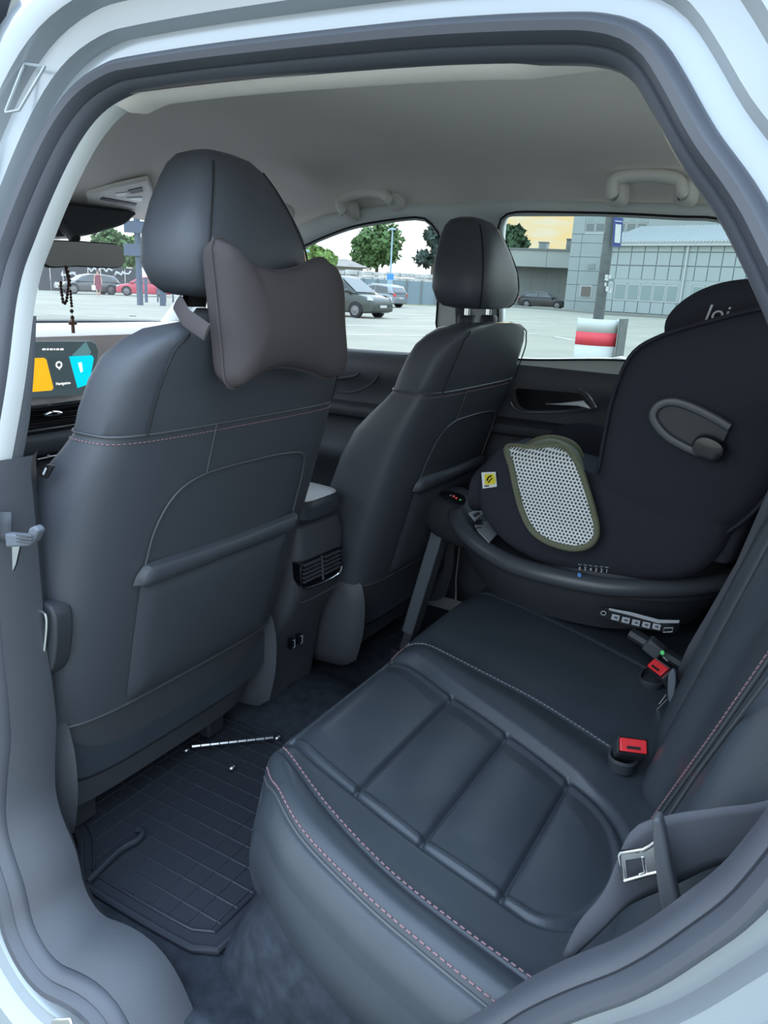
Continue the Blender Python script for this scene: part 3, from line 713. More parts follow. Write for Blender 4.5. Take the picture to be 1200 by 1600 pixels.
for k in range(5):
    t_ = (k+.7)/5.6
    for (xa, xb) in ((474, 502), (507, 531)):
        a = cf(xa, 880+36*t_-(xa-474)*.42, .003); b = cf(xb, 880+34*t_-(xb-474)*.42, .003)
        MB().box((a+b)/2, (.006, np.linalg.norm(b-a), .0035), np.array([[1, 0, 0], (b-a)/np.linalg.norm(b-a), [0, 0, 1]])).build('vent_slat', 'plastic_dark', cc)
MB().tube([cf(503, 868, .003), cf(505, 905, .003)], .003, 6).build('vent_divider', 'plastic_dark', cc)
for px, py, L_ in ((476, 889, 14), (512, 874, 3)):
    MB().tube([cf(px, py, .007), cf(px+L_, py-L_*.38, .007)], .0014, 6).build('vent_knob', 'chrome', cc)
MB().tube(crom([cf(*p, .001) for p in ((463, 915), (466, 938), (474, 941), (505, 926), (532, 910))], 24), .0016, 6).build('panel_edge', 'piping', cc)
for px, py in ((455, 1005), (467, 998)):
    o = atX(px, py, -.02); u = MB().box(o, (.012, .012, .024)).build('usb_port', 'plastic_gloss', cc, bevel=.001)
    MB().tube([o+V(.007, y, z) for y, z in ((-.002, .009), (.004, .009), (.004, -.009), (-.002, -.009))], .0009, 5).build('port_edge', 'silver_print', u)

# ================================================================ rubber mat with raised grid
fm = thing('floor_mat', 'black rubber floor mat with raised grid behind the near front seat', 'mat', (.05, -.40, .286))
ZM = .288
MO = [(.005, -.622), (.03, -.628), (.255, -.622), (.285, -.600), (.292, -.57), (.288, -.20), (.25, -.14), (-.02, -.10), (-.28, -.12), (-.30, -.20), (-.30, -.50), (-.10, -.55), (-.02, -.60)]
mo = crom(MO, 80, True)
MB().prism([V(p[0], p[1], ZM-.004) for p in mo], (0, 0, .006)).build('mat_base', 'mat_rubber', fm)
MB().tube([V(p[0], p[1], ZM+.006) for p in mo], .006, 8, True).build('raised_edge', 'mat_rubber', fm)
c = mo.mean(0); inn = c+(mo-c)*.90
MB().tube([V(p[0], p[1], ZM+.004) for p in inn], .003, 6, True).build('inner_edge', 'mat_rubber', fm)
def clip(a, b):
    a = np.array(a, float); b = np.array(b, float); k = np.linspace(0, 1, 200); Q = a+(b-a)*k[:, None]; ok = inpoly(Q[:, 0], Q[:, 1], inn)
    return (Q[ok][0], Q[ok][-1]) if ok.sum() > 8 else None
for x in np.arange(-.28, .29, .038):
    r_ = clip((x, -.7), (x, 0))
    if r_: MB().tube([V(*r_[0], ZM+.002), V(*r_[1], ZM+.002)], .0022, 6).build('rib', 'mat_rubber', fm)
for y in np.arange(-.60, -.1, .038):
    r_ = clip((-.35, y), (.35, y))
    if r_: MB().tube([V(*r_[0], ZM+.002), V(*r_[1], ZM+.002)], .0022, 6).build('rib', 'mat_rubber', fm)
MB().tube(crom([atZ(*p, ZM+.012) for p in ((136, 1378), (185, 1330), (215, 1312), (222, 1300), (214, 1296))], 24), .006, 8).build('heel_ridge', 'mat_rubber', fm)
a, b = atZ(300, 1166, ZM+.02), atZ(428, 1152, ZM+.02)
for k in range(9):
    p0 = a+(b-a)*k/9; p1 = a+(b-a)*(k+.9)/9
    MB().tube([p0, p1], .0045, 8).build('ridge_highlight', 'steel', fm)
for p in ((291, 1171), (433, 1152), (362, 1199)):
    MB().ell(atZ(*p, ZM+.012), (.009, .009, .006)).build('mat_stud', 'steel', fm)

# ================================================================ dashboard
XD = -.85
db = thing('dashboard', 'beige topped dashboard with black vents and chrome strips', 'dashboard', (-1.0, CY, .60))
D = lambda px, py, x=XD: atX(px, py, x)
prof = [(-1.20, 1.05), (-1.12, 1.095), (-.98, 1.108), (-.90, 1.100), (-.865, 1.085), (-.862, 1.02), (-.868, .93), (-.875, .905)]
MB().grid([[V(x, y, z) for x, z in prof] for y in np.linspace(-.68, .76, 20)]).build('upper_panel', 'dash_beige', db, recalc=False, solid=.01)
lowp = [(-.875, .905), (-.872, .84), (-.88, .78), (-.86, .74), (-.85, .66), (-.90, .55), (-.95, .40)]
MB().grid([[V(x, y, z) for x, z in lowp] for y in np.linspace(-.68, .76, 20)]).build('lower_panel', 'plastic_black', db, recalc=False, solid=.01)
def dstrip(name, y0, y1, z, h, m, x=-.862, t=.014, dz=0): return MB().box((x, (y0+y1)/2, z), (t, y1-y0, h)).build(name, m, db, bevel=.002)
zt = lambda py, x=-.86: atX(85, py, x)[2]
dstrip('chrome_strip', -.30, .70, zt(630), .006, 'chrome')
dstrip('chrome_strip', -.30, .70, zt(668), .006, 'chrome')
for k, py in enumerate((638, 645, 653, 661)): dstrip('vent_slat', -.25, .40, zt(py), .004, 'plastic_gloss', t=.02)
a, b = D(69, 648, -.845), D(96, 645, -.845)
MB().tube(crom([a, (a+b)/2+V(0, 0, .006), b, (a+b)/2+V(0, 0, -.004)], 24, True), .0028, 6, True).build('vent_knob', 'chrome', db)
MB().loft([sering((-.85, y, zt(690)), .02, .028, 3, 20, (1, 0, 0), (0, 0, 1)) for y in np.linspace(-.3, .4, 4)]).build('ledge', 'plastic_dark', db)
MB().tube([D(58, 718, -.84), D(110, 706, -.84)], .0025, 6).build('switch_line', 'steel', db)
for px, py in ((76, 712), (93, 709)): MB().ell(D(px, py, -.838), (.002, .006, .003)).build('switch', 'silver_print', db)
MB().tube(crom([D(56, 720, -.83), D(60, 728, -.83), D(69, 731, -.83)], 12), .0025, 6).build('dial_edge', 'chrome', db)
# slot on top of the dash
MB().tube(crom([D(68, 522, -.95), D(120, 524, -.95), D(146, 525, -.95)], 10), .004, 6).build('defroster_slot', 'black', db)
# ---- touch screen standing in the dash
ts = thing('touch_screen', 'wide touch screen with orange and cyan tiles on the dashboard', 'screen', (XD, CY, 1.0))
mat('screen_dark', (.02, .03, .035), .15, emit=(.10, .15, .17), es=.25); mat('tile_orange', (.5, .3, .02), .2, emit=(.95, .50, .02), es=.42); mat('tile_cyan', (.02, .4, .5), .2, emit=(.0, .65, .85), es=.45)
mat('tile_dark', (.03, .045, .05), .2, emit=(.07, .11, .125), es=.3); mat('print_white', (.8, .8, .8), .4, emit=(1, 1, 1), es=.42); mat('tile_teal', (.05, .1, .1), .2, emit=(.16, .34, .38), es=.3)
def scr(pts, off, name, m, th=.0015, bev=0): return MB().prism([D(*p, XD+off) for p in pts], (th, 0, 0)).build(name, m, ts, bevel=bev)
cor = [(38, 532), (140, 532), (147, 538), (150, 548), (116, 618), (112, 616), (28, 622), (30, 560)]
scr([(20, 533), (138, 532), (146, 536), (150, 548), (140, 612), (132, 616), (20, 622)], .0, 'screen_glass', 'screen_dark', .012, .003)
scr([(40, 560), (68, 559), (72, 562), (83, 606), (80, 610), (40, 613)], .013, 'orange_tile', 'tile_orange')
scr([(73, 558), (105, 558), (120, 604), (116, 608), (87, 609), (84, 605)], .013, 'map_tile', 'tile_dark')
scr([(108, 557), (143, 555), (146, 560), (139, 600), (121, 606)], .013, 'cyan_tile', 'tile_cyan')
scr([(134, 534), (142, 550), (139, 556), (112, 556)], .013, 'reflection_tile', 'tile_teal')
P = [D(92+4.2*math.cos(a), 570+4.5*math.sin(a), XD+.0146) for a in np.linspace(0, 2*np.pi, 18, endpoint=False)]
MB().tube(P, .0022, 6, True).build('pin_icon', 'print_white', ts)
scr([(89.5, 573), (94.5, 573), (92.8, 578)], .0146, 'pin_icon', 'print_white')
scr([(122, 567), (127, 566), (129, 580), (126, 582)], .0146, 'tile_mark', 'print_white')
scr([(61, 585), (64, 575), (66, 584), (72, 590), (62, 590)], .0146, 'tile_mark', 'tile_orange')
for x0, w in ((66, 5), (73, 3), (78, 4), (84, 2), (88, 4), (94, 5), (124, 3), (129, 6)): scr([(x0, 544.5-.0*x0), (x0+w, 544.3), (x0+w, 547), (x0, 547.2)], .0125, 'status_icon', 'print_white', .001)
text('tile_caption', 'Navigation', .0105, D(99, 599, XD+.0152), (0, 1, 0), (0, -.05, 1), 'print_white', ts)
# ---- mirror, sensor housing, overhead console
XM = -.72
rv = thing('rear_view_mirror', 'frameless interior rear view mirror hanging from the windscreen', 'mirror', (XM, CY, 1.31))
mi = [atX(*p, XM) for p in ((70, 379), (120, 376), (150, 378), (183, 381), (190, 387), (190, 405), (185, 416), (170, 419), (120, 417), (70, 416))]
c = np.mean(mi, 0); mi = [p+V(.09*(p[1]-c[1])-.34*(p[2]-c[2]), 0, 0) for p in mi]
MB().prism(crom(mi, 60, True), (-.03, 0, 0)).build('mirror_housing', 'plastic_black', rv, bevel=.006)
mat('mirror_glass', (.75, .76, .75), .03, metal=1)
c = np.mean(mi, 0); MB().prism([c+(p-c)*np.array([1, .965, .90])+V(.0012, 0, 0) for p in crom(mi, 60, True)], (.0008, 0, 0)).build('mirror_glass', 'mirror_glass', rv)
MB().tube([V(XM-.02, CY, 1.33), V(XM-.06, CY, 1.36), V(XM-.10, CY, 1.40)], .014, 10).build('mirror_stem', 'plastic_black', rv)
sh = thing('sensor_housing', 'black camera housing at the top of the windscreen', 'sensor housing', (-.80, CY, 1.36))
XH = -.80
hh = [atX(*p, XH) for p in ((60, 316), (134, 320), (212, 330), (209, 338), (196, 350), (165, 360), (145, 366), (125, 368), (60, 366))]
MB().prism(crom(hh, 50, True), (-.07, 0, -.01)).build('housing', 'plastic_black', sh, bevel=.012)
ohc = thing('overhead_console', 'grey overhead light console on the front of the headliner', 'light console', (-.66, CY, 1.45))
def oc(px, py, dz=0): return pl(px, py, (.2286, 0, -1), .2286*-.66-(1.455+dz))
ob = [oc(*p) for p in ((134, 306), (182, 292), (232, 281), (245, 318), (224, 331), (170, 324), (136, 318))]
MB().prism(ob, (0, 0, .012)).build('console_panel', 'handle_grey', ohc, bevel=.004)
MB().prism([oc(*p, -.002) for p in ((160, 309), (214, 319), (211, 322), (156, 312))], (0, 0, .006)).build('slot', 'black', ohc)
mat('lens', (.8, .8, .8), .1)
MB().prism([oc(*p, -.003) for p in ((181, 303), (200, 301), (196, 305), (184, 308))], (0, 0, .006)).build('map_lamp', 'lens', ohc)
MB().prism([oc(*p, -.003) for p in ((198, 310), (222, 309), (222, 315), (208, 314))], (0, 0, .006)).build('map_lamp', 'lens', ohc)
MB().prism([oc(*p, -.002) for p in ((200, 298), (222, 293), (223, 300), (205, 303))], (0, 0, .006)).build('switch_panel', 'plastic_dark', ohc)
# ---- rosary hanging from the mirror
rx = XM+.004
ro = thing('rosary', 'brown wooden rosary with cross hanging under the mirror', 'rosary', tuple(atX(113, 516, rx)))
bead = MB().ell((0, 0, 0), (.0036, .0036, .0036), 8, 6)
def beads(path, n, r):
    P = crom([atX(*p, rx) for p in path], n)
    for p in P: MB().ell(p, (r, r, r), 8, 5).build('bead', 'wood_dark', ro)
    MB().tube(P, .0007, 4).build('cord', 'wood_dark', ro)
beads(((102, 417), (105, 430), (107, 440), (106, 452), (105, 462), (103, 472), (99, 473), (97, 462), (95, 450), (95, 442)), 20, .0042)
beads(((110, 455), (111, 468), (112, 478)), 6, .0038); beads(((112, 486), (113, 496)), 2, .005); beads(((104, 418), (108, 432), (109, 445)), 5, .0042)
cx = atX(113.5, 505, rx)
MB().box(cx+V(0, 0, -.006), (.006, .007, .036)).box(cx+V(0, 0, 0), (.0061, .022, .008)).build('cross', 'wood', ro, bevel=.001)
# ---- grab handles and sun visor
def handle(pxs, Yh, label, thick, drop):
    t = thing('grab_handle', label, 'handle', tuple(atY(*pxs[1], Yh)), 'grab handles')
    P = [atY(*p, Yh) for p in pxs]
    Q = crom([P[0]+V(0, .03, .01), P[0], P[1], P[2], P[3], P[4], P[4]+V(0, .03, .01)], 40)
    MB().tube(Q, .013, 12, ry=.016, upv=(0, -1, .3)).build('grip', 'handle_grey', t)
    for p in (P[0], P[4]): MB().loft([sering(p+V(0, .012+k, .004), a, b, 3, 20, (1, 0, 0), (0, -.3, 1)) for k, a, b in ((0, .014, .016), (.012, .022, .024), (.03, .026, .028))]).build('mount', 'handle_grey', t)
    return t
handle(((957, 302), (963, 279), (1012, 274), (1058, 281), (1066, 301)), .49, 'grey grab handle above the far rear window', 1, 1)
handle(((536, 329), (534, 312), (570, 301), (600, 304), (608, 312)), .56, 'grey grab handle above the far front window', 1, 1)
sv = crom([atX(*p, -.42) for p in ((380, 318), (440, 318), (458, 322), (463, 333), (458, 343), (448, 348), (380, 352))], 30, True)
vis = MB().prism(sv, (-.018, 0, .004)).build('sun_visor', 'handle_grey', None, bevel=.006)
tag(vis, 'grey sun visor edge beside the near headrest', 'sun visor')

# ================================================================ child seat
CS = thing('child_seat', 'black swivel child car seat on the far rear seat', 'child seat', (.50, .43, .57))
c0 = V(.50, .43, 0)
def rimp(a, s=1., dz=0):
    x = .50+.325*s*np.cos(a); y = .43+.225*s*np.sin(a)
    z = .688+.05*max(0, (.42-x)/.25)**1.5+.02*max(0, (x-.6)/.2)
    return V(x, y, z+dz)
AN = np.linspace(0, 2*np.pi, 72, endpoint=False)
base = MB().loft([[rimp(a, s, dz) for a in AN] for s, dz in ((.98, .0), (.97, -.03), (.93, -.06), (.88, -.085), (.84, -.108))]).build('base', 'plastic_black', CS)
MB().tube([rimp(a, 1) for a in AN], .022, 12, True, ry=.020, upv=(0, 0, 1)).build('rim', 'rim_grey', base)
MB().loft([[V(.57+.245*s*math.cos(a), .43+.215*s*math.sin(a), z) for a in AN] for s, z in ((1., .67), (.99, .72), (.97, .75), (.92, .78), (.78, .79))]).build('swivel_shell', 'plastic_black', CS)
# nose with display and release button
rg = []
for x, zt_, zb, w in ((.095, .735, .70, .03), (.103, .757, .675, .055), (.125, .772, .655, .068), (.16, .775, .645, .075), (.20, .762, .64, .085), (.25, .742, .64, .10), (.32, .712, .65, .13)):
    rg.append(sering((x, .42, (zt_+zb)/2), w, (zt_-zb)/2, 3, 32, (0, 1, 0), (0, 0, 1)))
ns = MB().loft(rg).build('nose', 'plastic_black', base)
tz = lambda x: np.interp(x, [.095, .103, .125, .16, .20, .25, .32], [.735, .757, .772, .775, .762, .742, .712])
def top(px, py, h=.002):
    z = .77
    for _ in range(30): P = atZ(px, py, z); z = .5*z+.5*float(tz(P[0])+h)
    return P
MB().prism(crom([top(*p) for p in ((686, 772), (702, 768), (722, 774), (728, 784), (716, 786), (698, 781))], 30, True), (0, 0, .002)).build('display', 'plastic_gloss', ns)
mat('led_red', (.5, .05, .05), .4, emit=(.8, .1, .1), es=.3); mat('led_green', (.05, .4, .1), .4, emit=(.1, .6, .2), es=.2); mat('lcd_blue', (.1, .3, .7), .4)
for (px, py, m_) in ((713, 778, 'led_red'), (709, 775, 'led_red'), (719, 781, 'led_green'), (704, 774, 'silver_print')): MB().ell(top(px, py, .004), (.003, .003, .001)).build('indicator', m_, ns)
for pts, m_ in ((((732, 803), (750, 797), (758, 802), (742, 815)), 'silver_print'), (((742, 822), (790, 822), (764, 849), (748, 832)), 'silver_print'), (((755, 817), (768, 814), (776, 819), (768, 824), (757, 823)), 'silver_print')):
    MB().prism([top(*p, .010) for p in pts], (0, 0, .003)).build('instruction_label', m_, ns)
MB().prism([top(*p, .014) for p in ((739, 804), (748, 800), (750, 803), (742, 808))], (0, 0, .001)).build('label_print', 'black', ns)
for k in range(3): MB().prism([top(744+8*k+dx, 824+5*k+dy, .0135) for dx, dy in ((0, 0), (9, 0), (9, 2), (0, 2))], (0, 0, .001)).build('label_print', 'plastic_dark', ns)
# support leg to the floor
la, lb = V(.128, .42, .66), V(.055, .42, .34)
f_ = (lb-la)/np.linalg.norm(lb-la); sx = np.cross(f_, (0, 1, 0)); AX = np.array([sx, [0, 1, 0], f_])
MB().box((la+lb)/2+V(0, 0, .01), (.034, .05, np.linalg.norm(lb-la)*.98), AX).build('support_leg', 'leg_grey', CS, bevel=.004)
MB().box(lb+f_*.0, (.026, .04, .10), AX).build('leg_extension', 'rim_grey', CS, bevel=.003)
MB().box((.045, .42, .292+flz(.04, .42)-.28), (.06, .08, .02)).build('leg_foot', 'plastic_black', CS, bevel=.006)
# side covers
LC = [(.352, .745), (.306, .80), (.296, .865), (.325, .918), (.37, .944), (.44, .950), (.50, .93), (.545, .915), (.60, .95), (.74, .96), (.81, .90), (.80, .80), (.74, .735), (.60, .704), (.48, .70), (.405, .715)]
UW = [(.548, .875), (.553, .93), (.556, 1.0), (.563, 1.08), (.586, 1.155), (.636, 1.194), (.72, 1.227), (.80, 1.252), (.87, 1.25), (.90, 1.10), (.87, .95), (.81, .85), (.73, .806), (.65, .818), (.59, .842)]
for sgn, yy in ((-1, .235), (1, .625)):
    inflate(crom(LC, 90, True), ((.36, .82), (.70, .83)), .035, (V(0, yy, 0), (1, 0, 0), (0, 0, 1), (0, sgn, 0)), n=10, power=.4).build('side_cover', 'fabric_black', CS)
    inflate(crom(UW, 90, True), ((.68, .95), (.76, 1.12)), .045, (V(0, yy-sgn*.004, 0), (1, 0, 0), (0, 0, 1), (0, sgn, 0)), n=10, power=.35).build('wing_cover', 'fabric_black', CS)
MB().tube([V(p[0], .228, p[1]) for p in crom(UW, 90, True)], .004, 6, True).build('wing_piping', 'fabric_black', CS)
# inner seat: pan, back, front bolster
MB().loft([sering((x, .43, z), .19, t, 3, 28, (0, 1, 0), (0, 0, 1)) for x, z, t in ((.27, .82, .06), (.30, .84, .075), (.45, .82, .075), (.60, .80, .07), (.78, .80, .06))]).build('seat_pad', 'fabric_black', CS)
MB().loft([sering((.80+.22*(z-.8), .43, z), .04, .19, 3, 28) for z in (.78, .9, 1.05, 1.20, 1.255)]).build('back_pad', 'fabric_black', CS)
HR = [(.645, 1.17), (.622, 1.205), (.632, 1.240), (.67, 1.275), (.725, 1.297), (.80, 1.303), (.86, 1.28), (.87, 1.18), (.76, 1.15)]
hro = None
for sgn, yy in ((-1, .315), (1, .545)):
    h_ = inflate(crom(HR, 60, True), ((.71, 1.22), (.80, 1.23)), .035, (V(0, yy, 0), (1, 0, 0), (0, 0, 1), (0, sgn, 0)), n=8, power=.42).build('headrest_wing', 'fabric_black', CS); hro = hro or h_
MB().loft([sering((.85, .43, z), w, .12, 3, 24) for z, w in ((1.15, .02), (1.18, .04), (1.27, .04), (1.30, .02))]).build('headrest_pad', 'fabric_black', CS)
mat('print_grey', (.55, .57, .6), .5)
text('brand_text', 'Joie', .040, atY(1128, 491, .264), (1, 0, -.02), (.0, .0, 1), 'print_grey', hro, shear=.2)
# belt guide ring and dial on the wing
gr = crom([atY(*p, .180) for p in ((1118, 716), (1080, 703), (1045, 684), (1026, 664), (1020, 648), (1030, 633), (1052, 628), (1080, 636), (1115, 653), (1140, 668))], 50)
MB().tube(gr, .008, 8, ry=.006, upv=(0, -1, 0)).build('belt_guide', 'rim_grey', CS)
MB().prism([p+V(0, .004, 0) for p in gr], (0, .004, 0)).build('guide_recess', 'plastic_black', CS)
kn = atY(1108, 700, .175)
MB().loft([sering(kn+V(0, -k, 0), a, a*.72, 2.4, 24, (.93, 0, -.3), (.3, 0, .93)) for k, a in ((-.012, .030), (.006, .030), (.016, .026), (.018, .012))]).build('belt_dial', 'plastic_gloss', CS)
# recline numbers and marker
mat('num_print', (.6, .62, .65), .5)
for k, s_ in enumerate('654321'):
    px = 906+8.4*k; py = 888+.9*k
    text('recline_number', s_, .0105, atY(px, py, .203), (1, 0, 0), (0, 0, 1), 'num_print', CS)
    o = atY(px, py-6, .203); MB().box(o, (.007, .001, .001)).build('recline_mark', 'silver_print', CS)
o = atY(905, 901, .196); MB().box(o, (.007, .002, .016)).build('recline_window', 'lcd_blue', CS); MB().box(o+V(0, -.0006, -.005), (.006, .002, .006)).build('recline_window_end', 'led_red', CS)
# side pictogram strip on the base
strp = crom([atY(*p, .213) for p in ((931, 958), (948, 949), (985, 955), (1030, 968), (1062, 969), (1055, 988), (1020, 984), (975, 975))], 50, True)
lb_ = MB().prism(strp, (0, -.003, 0)).build('pictogram_strip', 'plastic_gloss', base)
MB().prism([atY(*p, .208) for p in ((952, 950), (985, 956), (1030, 968), (1062, 969), (1061, 973), (1028, 973), (985, 961), (952, 953))], (0, -.002, 0)).build('strip_band', 'silver_print', lb_)
for k in range(5):
    x = 957+16*k; y = 959+4.6*k-.25*k*k
    q = MB().prism([atY(*p, .208) for p in ((x, y), (x+12, y+2.5), (x+10, y+11), (x-2, y+8))], (0, -.002, 0)).build('pictogram', 'silver_print', lb_)
    MB().prism([atY(*p, .205) for p in ((x+3, y+4), (x+8, y+5), (x+7, y+8), (x+2, y+6))], (0, -.001, 0)).build('pictogram_mark', 'plastic_dark', q)
MB().tube([atY(*p, .207) for p in ((1038, 981), (1052, 981), (1050, 987), (1036, 988))], .0012, 5, True).build('pictogram', 'silver_print', lb_)
MB().tube([atY(943+4*math.cos(a), 958+3*math.sin(a), .207) for a in np.linspace(0, 6.28, 14, endpoint=False)], .001, 5, True).build('pictogram', 'silver_print', lb_)
MB().ell(atY(993, 990, .215), (.004, .003, .004)).build('stud', 'silver_print', base)
# anchor arm
mb = MB(); a, b = atY(985, 988, .21), atY(1070, 1040, .20)
mb.tube([a, (a+b)/2, b], .016, 8, ry=.012, upv=(0, 0, 1)); mb.build('anchor_arm', 'plastic_black', base)
MB().box(atY(1022, 1012, .185), (.035, .03, .028), np.array([[.85, 0, -.5], [0, 1, 0], [.5, 0, .85]])).build('anchor_release', 'plastic_dark', base, bevel=.004)
MB().ell(atY(1035, 1020, .165), (.004, .003, .005)).build('anchor_indicator', 'led_green', base)
MB().tube([atY(1036, 1026, .165), atY(1043, 1033, .165)], .0015, 5).build('anchor_edge', 'silver_print', base)
# yellow warning label
wlb = [atY(*p, .197) for p in ((753, 738), (775, 737), (777, 760), (755, 763))]
wo = MB().prism(wlb, (0, -.003, 0)).build('warning_label', 'white', CS); wo['label'] = 'yellow warning label with airbag pictogram'
MB().prism([atY(*p, .1935) for p in ((757, 741), (772, 740), (775, 752), (772, 757), (758, 757))], (0, -.001, 0)).build('label_face', 'yellow', wo)
MB().tube(crom([atY(*p, .1925) for p in ((768, 743), (763, 746), (761, 751))], 8), .0018, 5).build('label_mark', 'black', wo)
MB().tube(crom([atY(*p, .1925) for p in ((769, 747), (766, 750), (763, 754))], 8), .0014, 5).build('label_mark', 'black', wo)
MB().tube([atY(757, 759.5, .1925), atY(764, 759, .1925)], .0012, 5).build('label_mark', 'black', wo)
# ---- breathable mesh liner over the child seat side
ml = thing('mesh_liner', 'white honeycomb mesh liner with olive binding draped over the child seat', 'seat liner', tuple(atY(865, 855, .18)))
OL = [(793, 699), (830, 699), (865, 697), (882, 699), (896, 712), (908, 735), (918, 765), (928, 800), (933, 825), (930, 842), (918, 853), (898, 857), (875, 853), (850, 843), (830, 826), (816, 798), (807, 765), (800, 730)]
def mly(py): return np.interp(py, [694, 700, 712, 730, 770, 860], [.260, .222, .195, .182, .176, .172])
olp = crom(OL, 110, True); cp = V(865, 775)
rgs = []
for s_ in np.linspace(0, 1, 14):
    rgs.append([atY(*(cp+(q-cp)*s_), float(mly((cp+(q-cp)*s_)[1]))) for q in olp])
m = bpy.data.materials.new('honeycomb_mesh'); m.use_nodes = True; t = m.node_tree; bs = t.nodes['Principled BSDF']; bs.inputs['Roughness'].default_value = .7
tx = t.nodes.new('ShaderNodeTexCoord'); sp = t.nodes.new('ShaderNodeSeparateXYZ'); t.links.new(tx.outputs['Object'], sp.inputs[0])
cb = t.nodes.new('ShaderNodeCombineXYZ'); t.links.new(sp.outputs['X'], cb.inputs[0]); t.links.new(sp.outputs['Z'], cb.inputs[1])
PT = .0078; ds_ = []
for off in (0, .5):
    vm = t.nodes.new('ShaderNodeVectorMath'); vm.operation = 'MULTIPLY_ADD'; vm.inputs[1].default_value = (1/PT, 1/(PT*1.732), 0); vm.inputs[2].default_value = (off+50, off+50, 0); t.links.new(cb.outputs[0], vm.inputs[0])
    fr_ = t.nodes.new('ShaderNodeVectorMath'); fr_.operation = 'FRACTION'; t.links.new(vm.outputs[0], fr_.inputs[0])
    sb = t.nodes.new('ShaderNodeVectorMath'); sb.operation = 'MULTIPLY_ADD'; sb.inputs[1].default_value = (1, 1.732, 0); sb.inputs[2].default_value = (-.5, -.866, 0); t.links.new(fr_.outputs[0], sb.inputs[0])
    ln = t.nodes.new('ShaderNodeVectorMath'); ln.operation = 'LENGTH'; t.links.new(sb.outputs[0], ln.inputs[0]); ds_.append(ln)
mn = t.nodes.new('ShaderNodeMath'); mn.operation = 'MINIMUM'; t.links.new(ds_[0].outputs['Value'], mn.inputs[0]); t.links.new(ds_[1].outputs['Value'], mn.inputs[1])
ss_ = t.nodes.new('ShaderNodeMapRange'); ss_.inputs[1].default_value = .27; ss_.inputs[2].default_value = .36; t.links.new(mn.outputs[0], ss_.inputs[0])
mc = t.nodes.new('ShaderNodeMix'); mc.data_type = 'RGBA'; mc.inputs[6].default_value = (.07, .08, .085, 1); mc.inputs[7].default_value = (.90, .94, .95, 1); t.links.new(ss_.outputs[0], mc.inputs[0]); t.links.new(mc.outputs[2], bs.inputs['Base Color'])
bpn = t.nodes.new('ShaderNodeBump'); bpn.inputs['Strength'].default_value = .6; bpn.inputs['Distance'].default_value = .002; t.links.new(ss_.outputs[0], bpn.inputs['Height']); t.links.new(bpn.outputs[0], bs.inputs['Normal'])
MB().loft(rgs[1:], True, True).build('mesh_panel', m, ml, recalc=False)
MB().tube([p+V(0, -.002, 0) for p in rgs[-1]], .0065, 8, True).build('binding', 'olive', ml)
bk = crom([atY(*p, .31) for p in ((824, 697), (840, 688), (862, 685), (885, 690), (900, 700), (908, 716))], 24)
MB().tube(bk, .008, 8).build('binding', 'olive', ml)
MB().grid([[p, (p*.5+q*.5)+V(0, 0, .004), q] for p, q in zip(bk, [rgs[-1][i] for i in np.linspace(8, 42, 24).astype(int)])]).build('fold', 'olive', ml, recalc=False, solid=.003)

# ================================================================ outside
A_ = np.array([ray(150, 430), ray(600, 446), ray(850, 457)]); 
gs = np.linalg.lstsq(A_[:, :2], A_[:, 2], rcond=None)[0]       # the lot falls and rises gently
def gz(x, y): return -.15+gs[0]*(x-.9)+gs[1]*(y+1.26)
def E(px, dist):
    w = ray(px, 450); w = w[:2]/np.linalg.norm(w[:2]); x, y = CAM[0]+w[0]*dist, CAM[1]+w[1]*dist; return V(x, y, gz(x, y))
def H(px, py, dist):
    """height of a pixel above the ground at that distance"""
    w = ray(px, py); k = dist/np.linalg.norm(w[:2]); P = CAM+w*k; return P
mat('asphalt', (0.233, 0.224, 0.178), .9, bump=.3, bscale=3, var=.12, vscale=.35, stretch=(1, 1, 1)); mat('line_paint', (0.428, 0.439, 0.415), .8, var=.2, vscale=2)
gx = np.linspace(-160, 130, 30); gy = np.linspace(-60, 260, 30)
gd = MB().grid([[V(x, y, gz(x, y)) for y in gy] for x in gx]).build('ground', 'asphalt', None, recalc=False); struct(gd, 'pale grey asphalt of the car park', 'ground')
def gmark(p0, p1, w, name='parking_line', m='line_paint', h=.012):
    p0 = np.array(p0); p1 = np.array(p1); d = (p1-p0)[:2]; d /= np.linalg.norm(d); n = V(-d[1], d[0], 0)*w/2; up = V(0, 0, h)
    return MB().prism([p0-n+up*.2, p1-n+up*.2, p1+n+up*.2, p0+n+up*.2], (0, 0, h)).build(name, m, gd)
for (a, da, b, db_) in ((830, 27, 850, 27), (875, 26, 905, 24.6), (800, 38, 880, 36), (480, 22, 690, 23.5), (470, 27, 690, 29), (480, 33, 690, 38), (70, 20, 250, 19), (80, 24, 270, 23), (75, 30, 300, 28), (90, 38, 300, 35), (800, 15, 860, 15)):
    gmark(E(a, da), E(b, db_), .22)
for (px, d_) in ((205, 30), (200, 27)): 
    gmark(E(px-5, d_), E(px+6, d_), .35, 'road_text', 'black')
mat('bldg_grey', (0.272, 0.309, 0.309), .6, var=.04, vscale=.6); mat('bldg_panel', (0.301, 0.346, 0.346), .55); mat('bldg_white', (0.333, 0.357, 0.339), .7, var=.05, vscale=.5); mat('joint', (0.197, 0.224, 0.224), .7)
mat('win_dark', (.10, .13, .14), .12, spec=.8); mat('win_teal', (0.185, 0.252, 0.252), .15, spec=.7); mat('frame_white', (0.405, 0.431, 0.431), .5); mat('roof_metal', (0.365, 0.397, 0.403), .45, metal=.2); mat('garage', (0.175, 0.188, 0.182), .7, var=.08, vscale=.3)
